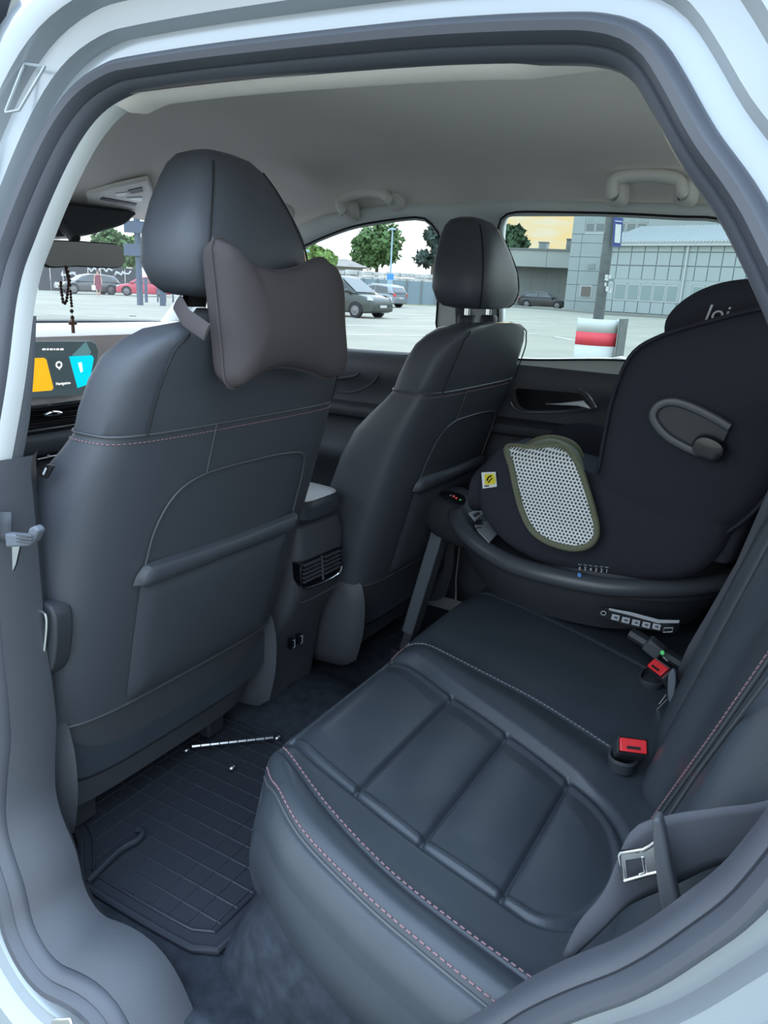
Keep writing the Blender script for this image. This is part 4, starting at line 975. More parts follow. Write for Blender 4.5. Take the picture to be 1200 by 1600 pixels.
mat('win_brown', (.14, .12, .11), .4); mat('kerb', (0.198, 0.204, 0.187), .9); mat('galv', (0.098, 0.112, 0.112), .55, metal=.3, var=.2, vscale=8); mat('red_paint', (.62, .05, .07), .55); mat('sign_blue', (.03, .05, .20), .4); mat('sign_green', (.12, .45, .10), .4); mat('paper', (0.495, 0.509, 0.495), .8)
class Facade:
    """a wall with its own axes: s along, z up; pixels map on to it"""
    def __init__(f, pa, da, pb, db_): f.o = E(pa, da); q = E(pb, db_); f.L = np.linalg.norm((q-f.o)[:2]); f.t = np.append((q-f.o)[:2]/f.L, 0); f.n = np.cross(f.t, (0, 0, 1)); f.n = f.n if f.n@(CAM-f.o) > 0 else -f.n
    def at(f, px, py): P = pl(px, py, f.n, f.n@f.o); return ((P-f.o)@f.t, P[2])
    def P(f, s, z, out=0): return f.o*V(1, 1, 0)+f.t*s+V(0, 0, z)+f.n*out
    def slab(f, s0, s1, z0, z1, out, th): return MB().prism([f.P(s0, z0, out), f.P(s1, z0, out), f.P(s1, z1, out), f.P(s0, z1, out)], -f.n*th)
zg = lambda p: gz(p[0], p[1])
# ---- wing with panels, windows and a ribbed roof
fw = Facade(943, 60, 1300, 54)
wg = thing('office_wing', 'pale panelled office wing with a band of windows and ribbed metal roof', 'building', fw.o)
z0 = fw.o[2]-.6; zt_ = fw.at(1000, 384)[1]
fw.slab(0, fw.L, z0, zt_, -.04, 3.5).build('wall_core', 'joint', wg)
sy = [fw.at(1000, y)[1] for y in (490, 471, 443, 437, 415, 394, 384)]
px_cols = [945]+[962+20.4*k for k in range(-0, 18)]
cols = [max(0, fw.at(p, 430)[0]) for p in px_cols]
j = .035; base_m = None
for a, b in zip(cols[:-1], cols[1:]):
    for r_ in (0, 2, 3, 4, 5):
        if r_ == 2: continue
        fw.slab(a+j, b-j, sy[r_]+j, sy[r_+1]-j, .02, .06).build('panel', 'bldg_panel', wg)
fw.slab(0, fw.L, z0, sy[0]-.02, .03, .1).build('plinth', 'kerb', wg)
wa_, wb_ = sy[1], sy[2]
fw.slab(0, cols[1]-j, wa_, wb_+.3, .02, .06).build('panel', 'bldg_panel', wg)
fw.slab(0, fw.L, wb_, wb_+.28, .02, .06).build('lintel', 'bldg_panel', wg)
for k in range(1, len(cols)-1):
    a, b = cols[k], cols[k+1]
    if k in (6,): fw.slab(a, b, wa_, wb_, .02, .06).build('panel', 'bldg_panel', wg); continue
    fr_ = fw.slab(a+.02, b-.02, wa_, wb_, .0, .08).build('window_frame', 'frame_white', wg)
    fw.slab(a+.10, b-.10, wa_+.10, wb_-.10, .02, .04).build('pane', 'win_teal', fr_)
# downpipe and roof
dp = fw.at(1070, 430)[0]; MB().cyl(fw.P(dp, z0, .1), fw.P(dp, zt_, .1), .07, 10).build('downpipe', 'frame_white', wg)
fw.slab(-.3, fw.L, zt_-.02, zt_+.28, .25, .4).build('gutter', 'frame_white', wg)
zr = zt_+.28; rb_ = MB()
for k in range(int(fw.L/.25)):
    s0 = -.3+k*.25
    for (u0, u1, h) in ((0, .16, 0), (.16, .25, .06)):
        q = [fw.P(s0+u0, zr+h, .3), fw.P(s0+u1, zr+h, .3), fw.P(s0+u1+(.9 if k == 0 else .9), zr+1.25+h, -3.0), fw.P(s0+u0+.9, zr+1.25+h, -3.0)]
        rb_.prism(q, (0, 0, -.1))
rb_.build('ribbed_roof', 'roof_metal', wg, kind='stuff')
MB().tube([fw.P(-.15, zt_-.05, .3), fw.P(-.15, zt_-.35, .2), fw.P(.3, zt_-.5, .1)], .09, 8).build('gutter_spout', 'frame_white', wg)
# ---- tall main block
fm_ = Facade(884, 66, 1320, 62)
mbk = thing('office_block', 'tall grey office block with a double row of windows behind the wing', 'building', fm_.o)
fm_.o = fm_.o+V(0, 0, -.3); zb = fm_.o[2]; s_l = 0
fm_.slab(0, fm_.L, zb, zb+13, -.05, 14).build('wall_core', 'joint', mbk)
rows = [zb, zb+1.1]+[fm_.at(930, y)[1] for y in (446, 424, 402, 380, 366)]
for a, b in zip(rows[:-1], rows[1:]):
    for (s0, s1) in ((0, .9), (.9, 3.6), (3.6, 9.0), (9, 15), (15, fm_.L)): fm_.slab(s0+.02, s1-.02, a+.02, b-.02, 0, .08).build('panel', 'bldg_grey', mbk)
ws0, ws1 = fm_.at(915, 350)[0], fm_.at(1012, 350)[0]; zw0, zw1, zw2 = fm_.at(960, 363)[1], fm_.at(960, 348)[1], fm_.at(960, 332)[1]
fm_.slab(0+.02, ws0-.02, rows[-1]+.02, zb+13, 0, .08).build('panel', 'bldg_grey', mbk)
for (s0, s1) in ((ws1+.02, ws1+5), (ws1+5.04, ws1+8), (ws1+8.04, fm_.L)): fm_.slab(s0, s1, rows[-1]+.02, zb+13, 0, .08).build('panel', 'bldg_grey', mbk)
fm_.slab(ws0, ws1, rows[-1]+.02, zw0, 0, .08).build('sill_panel', 'frame_white', mbk)
nw = 6
for k in range(nw):
    a = ws0+(ws1-ws0)*k/nw; b = ws0+(ws1-ws0)*(k+1)/nw
    for (u, v_, gm) in ((zw0, zw1, 'win_dark'), (zw1, zw2, 'win_teal'), (zw2, zw2+1.0, 'win_dark')):
        f_ = fm_.slab(a+.02, b-.02, u+.02, v_-.02, 0, .1).build('window', 'frame_white', mbk); fm_.slab(a+.08, b-.08, u+.08, v_-.06, .02, .05).build('pane', gm, f_)
fm_.slab(ws0, ws1, zw2+1.02, zb+13, 0, .08).build('panel', 'bldg_grey', mbk)
def decal(f, x0, y0, x1, y1, name, m, parent, out=.03): a = f.at(x0, y1); b = f.at(x1, y0); return f.slab(a[0], b[0], a[1], b[1], out, .08).build(name, m, parent)
dw = decal(fm_, 905, 446, 926, 464, 'window', 'frame_white', mbk); decal(fm_, 907, 448, 924, 463, 'pane', 'win_brown', dw, .05)
vg = decal(fm_, 918, 412, 930, 420, 'vent_grille', 'joint', mbk)
for k in range(4): decal(fm_, 918.5, 412.5+2*k, 929.5, 413.6+2*k, 'slat', 'bldg_grey', vg, .06)
# ---- low building with deep fascia
flo = Facade(780, 80, 893, 79)
lob = thing('low_warehouse', 'low building with a white fascia over a grey recessed wall', 'building', flo.o)
za, zb_, zc = flo.at(840, 417)[1], flo.at(840, 391)[1], flo.at(840, 389)[1]
flo.slab(-2, flo.L+1, flo.o[2]-.5, za, -1.5, 6).build('recessed_wall', 'garage', lob)
for (s0, s1) in ((-2, .0), (.03, 4.4), (4.43, flo.L+1)): flo.slab(s0, s1, za, zb_, 0, 8).build('fascia_panel', 'bldg_white', lob)
flo.slab(-2, flo.L+1, zb_, zc+.05, .1, 8).build('roof_cap', 'garage', lob)
for k in range(6): a = flo.L*(k-1)/5; flo.slab(a-.03, a+.03, flo.o[2], za, -1.46, .05).build('wall_joint', 'joint', lob)
for (x0, x1, y0, y1, lab) in ((836, 852, 377, 390, 'small grey rooftop unit on the low building'), (880, 897, 372, 390, 'dark rooftop unit beside the tall office block')):
    a = flo.at(x0, y1+2); b = flo.at(x1, y0); h_ = thing('rooftop_unit', lab, 'rooftop unit', flo.P(a[0], a[1]), 'rooftop units')
    flo.slab(a[0], b[0], zc+.05, b[1], -2, 1.2).build('casing', 'garage' if x0 > 860 else 'bldg_white', h_, bevel=.03); flo.slab(a[0]-.05, b[0]+.05, b[1], b[1]+.08, -1.9, 1.4).build('lid', 'garage', h_)
    for k in range(4): flo.slab(a[0]+.15, b[0]-.15, a[1]+.15+k*.18, a[1]+.24+k*.18, -1.96, .05).build('louvre', 'joint', h_)
# kerb strip before the buildings
MB().prism([E(780, 72)+V(0, 0, 0), E(890, 64), E(943, 58), E(1250, 53), E(1250, 54.5), E(943, 59.8), E(890, 66), E(780, 74)], (0, 0, .14)).build('kerb', 'kerb', gd)

# ---- pole in a red and white guard
PB = E(941, 11.0)
pole = thing('lamp_pole', 'grey steel pole with blue sign standing in the red and white guard', 'pole', PB)
MB().cyl(PB, PB+V(0, 0, 4.2), .076, 20, .066).build('shaft', 'galv', pole)
MB().box(PB+V(-.02, -.10, .98), (.1, .04, .12)).build('service_hatch', 'black', pole)
vd = (CAM-PB)[:2]; vd /= np.linalg.norm(vd); ns = V(vd[0], vd[1], 0); sd_ = V(-vd[1], vd[0], 0); sd_ = sd_ if sd_@RT > 0 else -sd_
def pp(px, py, out=.13): return pl(px, py, ns, ns@(PB+ns*out))
sg = MB().prism([pp(*p) for p in ((959, 339), (974, 341), (970, 386), (957, 385))], -ns*.02).build('blue_sign', 'sign_blue', pole)
MB().prism([pp(*p, .135) for p in ((958, 333), (975, 334), (974, 340), (960, 339))], -ns*.02).build('green_sign', 'sign_green', pole)
MB().prism([pp(*p, .14) for p in ((962, 350), (971, 351), (969, 380), (960, 379))], -ns*.005).build('sign_panel', 'paper', sg)
MB().prism([pp(*p, .14) for p in ((961, 344.5), (972, 345.5), (972, 347), (961, 346))], -ns*.005).build('sign_line', 'silver_print', sg)
random.seed(3)
for k in range(9):
    px = 942+random.random()*13; py = 428+random.random()*24; w_ = 1.5+random.random()*4; h_ = 2+random.random()*7
    MB().prism([pp(px, py, .112), pp(px+w_, py+1, .112), pp(px+w_-1, py+h_, .112), pp(px-1, py+h_-1, .112)], -ns*.004).build('torn_paper', 'paper', pole)
gu = thing('pole_guard', 'red and white striped metal guard around the pole base', 'pole guard', PB+sd_*.0)
GT = lambda s, z, o: PB+sd_*s+ns*o+V(0, 0, z)
z_top = float(pp(935, 499, .3)[2]-PB[2]); z_r0 = float(pp(935, 520, .3)[2]-PB[2]); z_r1 = float(pp(935, 541, .3)[2]-PB[2])
def guard(z0, z1, nm, m_):
    rg = []
    for z in (z0, z1):
        pts = []
        for s_, o_ in [(-.26, -.25), (-.26, .14)]+[(-.26+.52*k/10, .14+.13*math.sin(math.pi*(k+1.5)/13)) for k in range(11)]+[(.26, .14), (.26, -.25)]: pts.append(GT(s_, z, o_))
        rg.append(pts)
    return MB().grid(rg).build(nm, m_, gu, recalc=False, solid=.02)
guard(z_r0, z_top, 'white_band', 'paper'); guard(z_r1, z_r0, 'red_band', 'red_paint'); guard(.35, z_r1, 'white_band', 'paper'); guard(0, .35, 'red_band', 'red_paint')
MB().prism([GT(.27, 0, .30), GT(.27, z_top+.02, .30), GT(.38, z_top+.02, -.15), GT(.38, 0, -.15)], sd_*.02).build('steel_side', 'galv', gu)

# ---- vehicles
mat('tyre', (.02, .02, .022), .8); mat('alloy', (0.192, 0.198, 0.204), .35, metal=.7); mat('car_glass', (.03, .045, .05), .08, spec=.9); mat('lamp_clear', (0.480, 0.492, 0.498), .15); mat('plate', (0.450, 0.456, 0.432), .5); mat('lamp_red', (.5, .02, .02), .3)
def vehicle(name, label, pxc, dist, heading, L, Wd, Ht, paint, style, group='parked cars'):
    P0 = E(pxc, dist); t = thing(name, label, 'car', P0, group)
    h = heading; f = V(math.cos(h), math.sin(h), 0); s = V(-math.sin(h), math.cos(h), 0)
    Q = lambda u, v, z: P0+f*u*L+s*v*Wd+V(0, 0, z*Ht)
    # profile: (u along, bottom z, top z) of the lower body and greenhouse
    st_ = {'hatch': dict(b=[(-.5, .20, .50), (-.49, .14, .60), (-.40, .13, .66), (-.2, .12, .66), (.1, .12, .655), (.27, .12, .62), (.40, .13, .56), (.48, .15, .48), (.5, .2, .40)], g=[(-.47, .64, .64), (-.40, .65, .90), (-.25, .65, .985), (-.05, .65, 1.0), (.08, .65, .95), (.28, .62, .63)]),
           'van': dict(b=[(-.5, .16, .55), (-.49, .12, .60), (-.3, .12, .62), (.0, .12, .62), (.22, .12, .60), (.36, .12, .555), (.46, .14, .50), (.495, .17, .42), (.5, .2, .35)], g=[(-.49, .6, .95), (-.46, .6, .98), (-.2, .6, 1.0), (.0, .6, .99), (.08, .6, .95), (.30, .58, .585)]),
           'suv': dict(b=[(-.5, .22, .5), (-.49, .18, .58), (-.35, .16, .62), (0, .16, .62), (.25, .16, .60), (.40, .17, .55), (.48, .2, .48), (.5, .24, .42)], g=[(-.48, .6, .62), (-.40, .61, .93), (-.2, .61, .99), (.0, .61, 1.0), (.10, .61, .93), (.27, .59, .60)])}[style]
    def hull(secs, wf, p):
        rg = []
        for u, a, b in secs:
            k = wf(u); rg.append([Q(u, x*k, z) for x, z in [(-.5, a+.06*(b-a)), (-.5, a+.5*(b-a)), (-.49, a+.8*(b-a)), (-.45, b-.03*(b-a)), (-.36, b), (0, b+.004), (.36, b), (.45, b-.03*(b-a)), (.49, a+.8*(b-a)), (.5, a+.5*(b-a)), (.5, a+.06*(b-a)), (.40, a), (-.40, a)]])
        return MB().loft(rg)
    body = hull(st_['b'], lambda u: 1-.16*abs(u*2)**5, 0).build('body', paint, t, smooth=50)
    gg = st_['g']; rg = []
    for u, a, b in gg: rg.append([Q(u, x, z) for x, z in [(-.46, a), (-.455, a+.3*(b-a)), (-.40, b-.06*(b-a)), (-.34, b), (0, b+.004), (.34, b), (.40, b-.06*(b-a)), (.455, a+.3*(b-a)), (.46, a)]])
    MB().loft(rg).build('cabin', paint, t, smooth=50)
    # side windows, windscreen, rear window
    u_front = gg[-1][0]; u_ft = gg[-2][0]; zt0 = gg[-2][2]; zb0 = gg[-1][1]
    for sg_ in (-1, 1):
        bnds = [(gg[1][0]+.03, -.10), (-.085, u_ft-.0)] if style != 'van' else [(-.42, -.10), (-.085, u_ft)]
        for k, (a, b) in enumerate(bnds):
            top_ = lambda u: np.interp(u, [q[0] for q in gg], [q[2] for q in gg])-.075
            bb = b+.12 if k == 1 else b
            pts = [Q(a, sg_*.468, zb0+.05), Q(bb, sg_*.468, zb0+.05), Q(b, sg_*.415, top_(b)), Q(a+(.03 if k == 0 else 0), sg_*.415, top_(a+.03))]
            MB().prism(pts, s*sg_*.012).build('side_window', 'car_glass', t, smooth=0)
    up = V(0, 0, .02)
    MB().prism([Q(u_front-.015, -.40, zb0+.03)+up, Q(u_front-.015, .40, zb0+.03)+up, Q(u_ft+.015, .34, zt0-.03)+up, Q(u_ft+.015, -.34, zt0-.03)+up], f*.03).build('windscreen', 'car_glass', t, smooth=0)
    r0, r1 = gg[0], gg[1]
    MB().prism([Q(r0[0]+.005, -.38, max(r0[2], .66)), Q(r0[0]+.005, .38, max(r0[2], .66)), Q(r1[0]-.0, .34, r1[2]-.04), Q(r1[0]-.0, -.34, r1[2]-.04)], -f*.04).build('rear_window', 'car_glass', t, smooth=0)
    wr_ = .33 if style != 'suv' else .36
    for u in (-.31, .31):
        for sg_ in (-1, 1):
            c_ = P0+f*u*L+s*sg_*(Wd*.5-.09)+V(0, 0, wr_)
            w = MB().loft([[c_+s*sg_*o_+f*r_*math.cos(a)+V(0, 0, r_*math.sin(a)) for a in np.linspace(0, 2*np.pi, 24, endpoint=False)] for o_, r_ in ((-.1, wr_*.9), (-.09, wr_), (.09, wr_), (.105, wr_*.9), (.10, wr_*.7))]).build('wheel', 'tyre', t)
            MB().loft([[c_+s*sg_*o_+f*r_*math.cos(a)+V(0, 0, r_*math.sin(a)) for a in np.linspace(0, 2*np.pi, 20, endpoint=False)] for o_, r_ in ((.09, wr_*.68), (.112, wr_*.64), (.105, wr_*.2), (.12, wr_*.1))]).build('rim', 'alloy', w)
            MB().loft([[P0+f*u*L+s*sg_*(Wd*.5+o_)+V(0, 0, wr_)+f*r_*math.cos(a)+V(0, 0, r_*math.sin(a)) for a in np.linspace(-.15, np.pi+.15, 16)] for o_, r_ in ((-.14, wr_*1.16), (.008, wr_*1.14), (.008, wr_*1.02))], closed=False).build('wheel_arch', 'tyre', t, recalc=False)
    for sg_ in (-1, 1):
        MB().prism([Q(.475, sg_*.40, .50), Q(.44, sg_*.475, .53), Q(.45, sg_*.48, .43), Q(.488, sg_*.38, .42)], f*.05+V(0, 0, .015)).build('headlight', 'lamp_clear', t, bevel=.01)
        MB().prism([Q(-.475, sg_*.475, .60), Q(-.492, sg_*.36, .60), Q(-.5, sg_*.36, .48), Q(-.485, sg_*.478, .48)], -f*.04).build('tail_light', 'lamp_red', t, bevel=.01)
        MB().ell(Q(u_ft+.13, sg_*.54, zb0+.06), (.09, .09, .08)).build('mirror', paint, t)
    MB().box(Q(.505, 0, .30), (.03, .5, .11), np.array([f, s, [0, 0, 1]])).build('number_plate', 'plate', t); MB().box(Q(-.505, 0, .42), (.03, .5, .11), np.array([f, s, [0, 0, 1]])).build('number_plate', 'plate', t)
    MB().box(Q(.492, 0, .22), (.05, Wd*.8, Ht*.09), np.array([f, s, [0, 0, 1]])).build('lower_grille', 'tyre', t, bevel=.02); MB().box(Q(.488, 0, .40), (.06, Wd*.5, Ht*.05), np.array([f, s, [0, 0, 1]])).build('grille', 'tyre', t, bevel=.01)
    MB().box(Q(-.49, 0, .24), (.05, Wd*.8, Ht*.10), np.array([f, s, [0, 0, 1]])).build('rear_bumper', 'tyre', t, bevel=.02)
    return t
mat('car_black', (.012, .011, .012), .25, coat=.2); mat('car_green', (0.028, 0.038, 0.032), .3, coat=.25); mat('car_silver', (.20, .23, .25), .3, metal=.3, coat=.6); mat('car_red', (.42, .02, .05), .3, coat=.8); mat('car_grey', (.04, .046, .046), .3, coat=.8)
def face(px, dist, ang):   # heading so that the car points to image right when ang = 0, towards the camera when 90
    w = (E(px, dist)-CAM)[:2]; return math.atan2(w[1], w[0])-math.pi/2-math.radians(ang)
vehicle('parked_car', 'small black hatchback parked before the grey warehouse wall', 851, 71, face(851, 71, 8), 4.3, 1.7, 1.42, 'car_black', 'hatch')
vehicle('family_van', 'dark green family van standing in the car park behind the neck pillow', 537, 36, face(537, 36, 38), 4.5, 1.85, 1.80, 'car_green', 'van')
vehicle('parked_car', 'silver compact car seen from behind past the green van', 590, 55, face(590, 55, 218), 4.2, 1.78, 1.55, 'car_silver', 'suv')
vehicle('parked_car', 'red hatchback parked beyond the windscreen', 226, 62, face(226, 62, 184), 4.0, 1.68, 1.44, 'car_red', 'hatch')
vehicle('parked_car', 'dark grey estate car parked behind the walking person', 138, 63, face(138, 63, 160), 4.5, 1.8, 1.48, 'car_grey', 'suv')

# ---- walking person in a dark red dress
PP = E(153.5, 56)
pe = thing('person', 'person in a dark red dress walking with a white bag', 'person', PP)
rt = V(RT[0], RT[1], 0); rt /= np.linalg.norm(rt); tw_ = V(-(PP-CAM)[0], -(PP-CAM)[1], 0); tw_ /= np.linalg.norm(tw_)
b_ = lambda a, c, z: PP+rt*a+tw_*c+V(0, 0, z)
mat('skin', (.50, .32, .25), .6); mat('dress', (.20, .05, .07), .8); mat('hair', (.06, .03, .02), .7); mat('bag_white', (.75, .78, .78), .6)
def skin(name, nodes, edges, m_, parent, root=0):
    me = bpy.data.meshes.new(name); R0 = np.array(parent['_r']); me.from_pydata([tuple(np.array(p)-R0) for p, r in nodes], edges, []); ob_ = bpy.data.objects.new(name, me); COL.objects.link(ob_)
    ob_.parent = parent; ob_['_r'] = list(parent['_r']); md = ob_.modifiers.new('skin', 'SKIN'); md.use_smooth_shade = True
    for i, (p, r) in enumerate(nodes): me.skin_vertices[0].data[i].radius = (r, r) if not hasattr(r, '__len__') else r
    me.skin_vertices[0].data[root].use_root = True
    ob_.modifiers.new('sub', 'SUBSURF').levels = 2; me.materials.append(MATS[m_]); return ob_
skin('body', [(b_(0, 0, .92), .13), (b_(0, 0, 1.12), .11), (b_(0, 0, 1.36), .13), (b_(0, 0, 1.46), .055), (b_(0, .01, 1.53), .07), (b_(0, .02, 1.62), .085), (b_(0, .01, 1.69), .06),
              (b_(-.17, 0, 1.38), .05), (b_(-.23, .04, 1.12), .04), (b_(-.24, .14, .90), .03), (b_(-.24, .18, .82), .03), (b_(.17, 0, 1.38), .05), (b_(.23, -.04, 1.12), .04), (b_(.25, .02, .88), .03), (b_(.25, .04, .80), .03),
              (b_(-.09, 0, .86), .085), (b_(-.10, .14, .48), .055), (b_(-.10, .10, .08), .035), (b_(-.11, .24, .03), .03), (b_(.09, 0, .86), .085), (b_(.10, -.02, .48), .055), (b_(.11, -.20, .10), .035), (b_(.12, -.08, .03), .03)],
     [(0, 1), (1, 2), (2, 3), (3, 4), (4, 5), (5, 6), (2, 7), (7, 8), (8, 9), (9, 10), (2, 11), (11, 12), (12, 13), (13, 14), (0, 15), (15, 16), (16, 17), (17, 18), (0, 19), (19, 20), (20, 21), (21, 22)], 'skin', pe)
MB().loft([sering(b_(0, 0, z), a, c, 2.4, 24, rt, tw_) for z, a, c in ((.50, .25, .20), (.70, .23, .18), (.92, .20, .16), (1.10, .155, .125), (1.30, .185, .13), (1.42, .15, .10))]).build('dress', 'dress', pe)
MB().ell(b_(0, -.02, 1.66), (.105, .105, .10), 14, 8).build('hair', 'hair', pe)
for sx_ in (-.035, .035): MB().ell(b_(sx_, .105, 1.63), (.012, .012, .01), 8, 5).build('eye', 'black', pe)
bag = MB().loft([sering(b_(-.30, .16, z), a, .06, 3, 16, rt, tw_) for z, a in ((.42, .10), (.46, .14), (.70, .13), (.76, .06))]).build('shopping_bag', 'bag_white', None); tag(bag, 'white shopping bag carried by the walking person', 'bag')

# ---- trees
mat('leaf_dark', (0.040, 0.080, 0.036), .8, var=.3, vscale=1.2); mat('leaf_mid', (0.080, 0.152, 0.048), .8, var=.3, vscale=1.2); mat('leaf_light', (0.150, 0.247, 0.060), .8, var=.25, vscale=1.2); mat('leaf_conifer', (0.044, 0.072, 0.056), .85, var=.25, vscale=1.2); mat('bark', (.10, .08, .06), .9)
def tree(name, label, px, dist, ytop, ybot, wpx, m_, n=1600, conifer=False, leaf=.32, seed=1):
    r_ = np.random.default_rng(seed); P0 = E(px, dist); zt = H(px, ytop, dist)[2]; zb2 = H(px, ybot, dist)[2]; wd = wpx*dist/FPX*1.03
    t = thing(name, label, 'tree', P0, 'trees round the car park'); cz_ = (zt+zb2)/2; hz = (zt-zb2)/2
    mb = MB()
    nc = 26; cen_ = []
    for k in range(nc):
        if conifer: u = r_.random()**.8; z = zb2+u*(zt-zb2); rr = wd/2*(1-u)*.95; a = r_.random()*6.28; cen_.append((V(P0[0]+rr*math.cos(a)*.6, P0[1]+rr*math.sin(a)*.6, z), max(.35, rr*.55)))
        else:
            d = r_.normal(size=3); d /= np.linalg.norm(d); q = .62*r_.random()**.4
            cen_.append((V(P0[0], P0[1], cz_)+d*V(wd/2*q*1.0, wd/2*q*1.0, hz*q), .38*min(wd/2, hz)*(.8+.5*r_.random())))
    vs = []; fs_ = []
    for k in range(n):
        c_, rr = cen_[r_.integers(len(cen_))]; d = r_.normal(size=3); d /= np.linalg.norm(d); p = c_+d*rr*(.55+.45*r_.random())
        if p[2] < zb2: continue
        a = r_.normal(size=3); a /= np.linalg.norm(a); b = np.cross(a, d); b /= np.linalg.norm(b)+1e-9; s_ = leaf*(.6+.8*r_.random()); i = len(vs)
        vs += [p-a*s_, p+b*s_*.6, p+a*s_, p-b*s_*.6]; fs_.append((i, i+1, i+2, i+3))
    MB().add(vs, fs_).build('crown', m_, t, recalc=False, kind='stuff', smooth=0)
    MB().tube([P0, P0+V(.05, 0, (cz_-P0[2])*.5), V(P0[0], P0[1], cz_+hz*.4)], [.28, .22, .08], 8).build('trunk', 'bark', t)
    for k in range(5):
        a = k*1.3; z = P0[2]+(cz_-P0[2])*.8; MB().tube([V(P0[0], P0[1], z), V(P0[0]+math.cos(a)*wd*.2, P0[1]+math.sin(a)*wd*.2, z+hz*.6)], [.10, .04], 6).build('branch', 'bark', t)
tree('broadleaf_tree', 'large round green tree rising behind the fence', 587, 97, 338, 432, 92, 'leaf_mid', 3800, seed=2)
tree('broadleaf_tree', 'pale yellow green tree above the neck pillow', 500, 75, 378, 432, 85, 'leaf_light', 2600, seed=3)
tree('conifer_tree', 'tall dark conifer left of the passenger headrest', 674, 80, 320, 432, 70, 'leaf_conifer', 2600, True, seed=4)
tree('broadleaf_tree', 'dark green tree above the low warehouse roof', 795, 100, 343, 400, 62, 'leaf_dark', 2200, leaf=.45, seed=5)
tree('broadleaf_tree', 'green tree behind the rear view mirror', 175, 85, 350, 425, 70, 'leaf_mid', 2200, seed=6)
tree('broadleaf_tree', 'bushy tree behind the dark wall with white lettering', 110, 85, 375, 430, 80, 'leaf_mid', 2000, seed=7)
tree('broadleaf_tree', 'yellow green tree between the mirror and the headrest', 212, 90, 362, 430, 60, 'leaf_light', 1600, seed=8)
# ---- fence, rubble wall, house, lamp posts
mat('fence_blue', (0.167, 0.230, 0.261), .6, var=.12, vscale=.4); mat('rubble', (0.429, 0.437, 0.413), .9, var=.3, vscale=1.5); mat('house_wall', (0.330, 0.312, 0.276), .8); mat('roof_tile', (0.240, 0.216, 0.186), .85, var=.15, vscale=1); mat('grass', (0.168, 0.189, 0.084), .95, var=.3, vscale=2); mat('post_blue', (0.294, 0.420, 0.490), .5); mat('sign_cyan', (.06, .25, .60), .4)
ff = Facade(500, 68, 705, 66)
fe = thing('panel_fence', 'long blue grey sheet fence along the far edge of the car park', 'fence', ff.o)
zf0, zf1, zf2 = ff.o[2]-.3, ff.at(620, 438)[1], ff.at(620, 425)[1]
npn = 9
for k in range(npn): ff.slab(ff.L*k/npn, ff.L*(k+1)/npn-.05, zf0, zf1, 0, .08).build('sheet', 'fence_blue', fe)
for k in range(npn+1): MB().cyl(ff.P(ff.L*k/npn, zf0, .06), ff.P(ff.L*k/npn, zf1+.1, .06), .06, 8).build('post', 'garage', fe)
fr2 = Facade(500, 73, 705, 71); rw = thing('rubble_wall', 'pale broken stone wall showing over the blue fence', 'wall', fr2.o)
rr_ = np.random.default_rng(5); zz0 = fr2.at(620, 440)[1]; zz1 = fr2.at(620, 426)[1]
fr2.slab(0, fr2.L, fr2.o[2], zz0, -.1, .5).build('core', 'rubble', rw)
s0 = 0
while s0 < fr2.L:
    w_ = .6+rr_.random()*.9
    for r2_ in range(2):
        za_ = zz0+(zz1-zz0)*r2_/2; q = fr2.slab(s0+.02, s0+w_, za_+.02, za_+(zz1-zz0)/2*(.85+.25*rr_.random()), rr_.random()*.15, .4).build('stone', 'rubble', rw, bevel=.04)
    s0 += w_+.03
gv = MB().prism([ff.P(0, ff.o[2]-.35, .3), ff.P(ff.L, ff.o[2]-.2, .3), ff.P(ff.L, ff.o[2]-.2, 2.4), ff.P(0, ff.o[2]-.35, 2.4)], (0, 0, .36)).build('grass_verge', 'grass', gd)
hs = Facade(520, 80, 566, 80); ho = thing('small_house', 'small house with a tiled hip roof behind the green van', 'house', hs.o)
hz0 = hs.o[2]; hz1 = hs.at(545, 417)[1]; hz2 = hs.at(545, 404)[1]
hs.slab(-1, hs.L, hz0, hz1, 0, 5).build('wall', 'house_wall', ho)
MB().add([hs.P(-1.5, hz1, .5), hs.P(hs.L+.5, hz1, .5), hs.P(hs.L+.5, hz1, -5.5), hs.P(-1.5, hz1, -5.5), hs.P(.3, hz2, -2.5), hs.P(hs.L-1.5, hz2, -2.5)], [(0, 1, 5, 4), (1, 2, 5), (2, 3, 4, 5), (3, 0, 4), (0, 3, 2, 1)]).build('roof', 'roof_tile', ho, smooth=0)
wn_ = hs.slab(hs.L-1.3, hs.L-.4, hz1-1.6, hz1-.5, .05, .1).build('window', 'frame_white', ho); hs.slab(hs.L-1.2, hs.L-.5, hz1-1.5, hz1-.6, .08, .1).build('pane', 'win_dark', wn_)
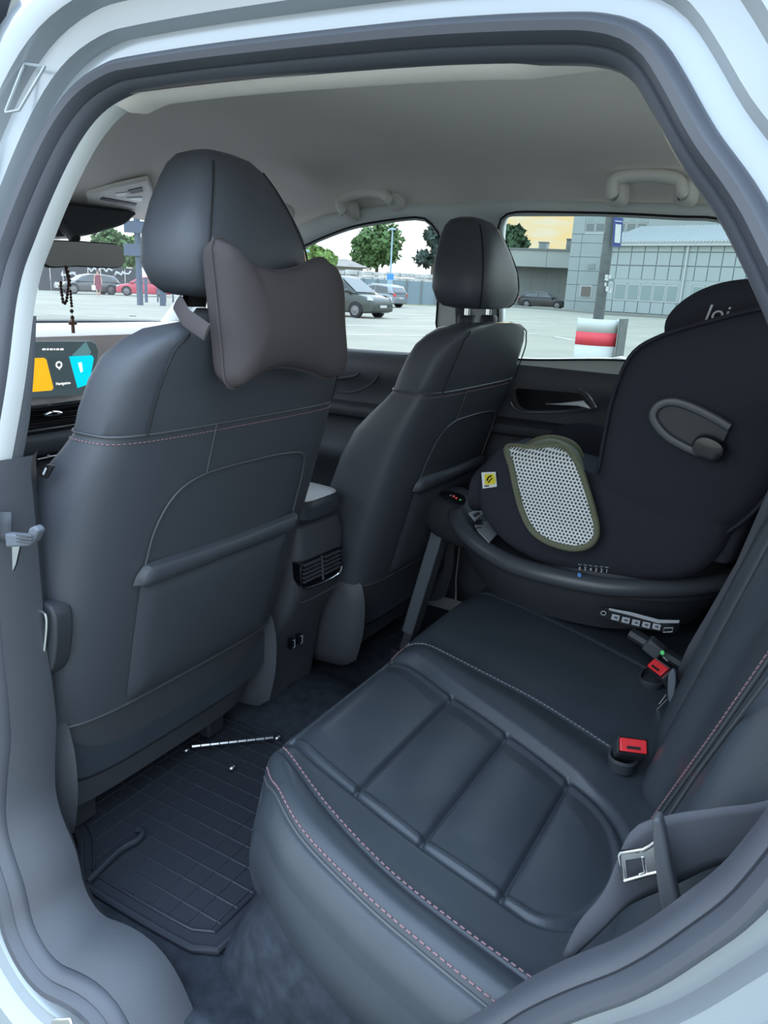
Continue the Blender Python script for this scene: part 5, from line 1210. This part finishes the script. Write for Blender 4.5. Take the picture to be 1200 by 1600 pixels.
def post(px, dist, ytop, label, sign=None, r=.07, m_='post_blue'):
    P0 = E(px, dist); zt = H(px, ytop, dist)[2]; t = thing('lamp_post', label, 'lamp post', P0, 'thin lamp posts')
    MB().tube([P0, V(P0[0], P0[1], (zt+P0[2])/2), V(P0[0], P0[1], zt)], [r*1.3, r, r*.7], 10).build('mast', m_, t)
    MB().box(V(P0[0], P0[1], zt), (.5, .25, .12)).build('lamp_head', m_, t, bevel=.03)
    if sign:
        z0_, z1_ = H(px, sign[1], dist)[2], H(px, sign[0], dist)[2]; n_ = (CAM-P0)[:2]; n_ /= np.linalg.norm(n_); nv = V(n_[0], n_[1], 0); sv_ = V(-n_[1], n_[0], 0)*sign[2]
        q = MB().prism([P0*V(1, 1, 0)+nv*.15-sv_+V(0, 0, z0_), P0*V(1, 1, 0)+nv*.15+sv_+V(0, 0, z0_), P0*V(1, 1, 0)+nv*.15+sv_+V(0, 0, z1_), P0*V(1, 1, 0)+nv*.15-sv_+V(0, 0, z1_)], -nv*.05).build('blue_sign', 'sign_cyan', t)
        MB().prism([P0*V(1, 1, 0)+nv*.16-sv_*.8+V(0, 0, z0_), P0*V(1, 1, 0)+nv*.16+sv_*.8+V(0, 0, z0_), P0*V(1, 1, 0)+nv*.16+sv_*.8+V(0, 0, z0_-.6), P0*V(1, 1, 0)+nv*.16-sv_*.8+V(0, 0, z0_-.6)], -nv*.05).build('sign_board', 'post_blue', t)
    return t
post(609, 58, 358, 'slim pale lamp post with a blue sign before the round tree', (428, 437, .25))
post(474, 40, 392, 'short pale post beside the neck pillow', None, .14)
# dark wall with white lettering beyond the windscreen
mat('dark_wall', (.05, .055, .06), .8); mat('steel_blue', (0.072, 0.099, 0.144), .5)
fw2 = Facade(60, 72, 225, 72); dwl = thing('graffiti_wall', 'dark wall with white script lettering behind the parked cars', 'wall', fw2.o)
a = fw2.at(60, 458); b = fw2.at(216, 420)
for k in range(8): fw2.slab(fw2.L*.94*k/8, fw2.L*.94*(k+1)/8-.04, a[1], b[1], 0, .3).build('wall_panel', 'dark_wall', dwl)
for (xa, xb, y_) in ((96, 118, 428), (138, 176, 422), (178, 205, 427)):
    n_ = 14; P = [fw2.P(*fw2.at(xa+(xb-xa)*k/n_+random.uniform(-1, 1), y_+random.choice((-3, -1, 1, 3))*.8), .04) for k in range(n_+1)]
    MB().tube(crom(P, 60), .07, 5).build('white_script', 'paper', dwl)
gvl = MB().prism([fw2.P(0, a[1]-.6, .3), fw2.P(fw2.L, a[1]-.6, .3), fw2.P(fw2.L, a[1]-.6, 3), fw2.P(0, a[1]-.6, 3)], (0, 0, .7)).build('grass_verge', 'grass', gd)
# steel gantry
sgn_ = Facade(190, 42, 232, 42); gt = thing('steel_gantry', 'blue steel sign gantry seen between mirror and headrest', 'gantry', sgn_.o)
for px_ in (216, 252): s_ = sgn_.at(px_, 400)[0]; MB().box(sgn_.P(s_, sgn_.o[2]+4, 0), (.24, .24, 8)).build('column', 'steel_blue', gt, bevel=.03)
for y_ in (354, 390): s_, z_ = sgn_.at(200, y_); sgn_.slab(s_-.2, s_+2.2, z_-.28, z_+.28, .2, .3).build('beam', 'steel_blue', gt)
# bollards and rail by the red car
for k, (px_, d_, y_) in enumerate(((228, 47, 434), (246, 48, 444), (258, 48, 446), (270, 48, 448), (283, 48, 450))):
    P0 = E(px_, d_); zt = H(px_, y_, d_)[2]; bo = MB().cyl(P0, V(P0[0], P0[1], zt), .09 if k == 0 else .05, 10).build('bollard', 'steel_blue', None); tag(bo, ['taller thick steel post in front of the red car', 'thin steel bollard first from the thick post', 'thin steel bollard second from the thick post', 'thin steel bollard third from the thick post', 'thin steel bollard farthest from the thick post'][k], 'bollard', 'bollards by the red car')

for o in bpy.data.objects:
    if '_r' in o.keys(): del o['_r']
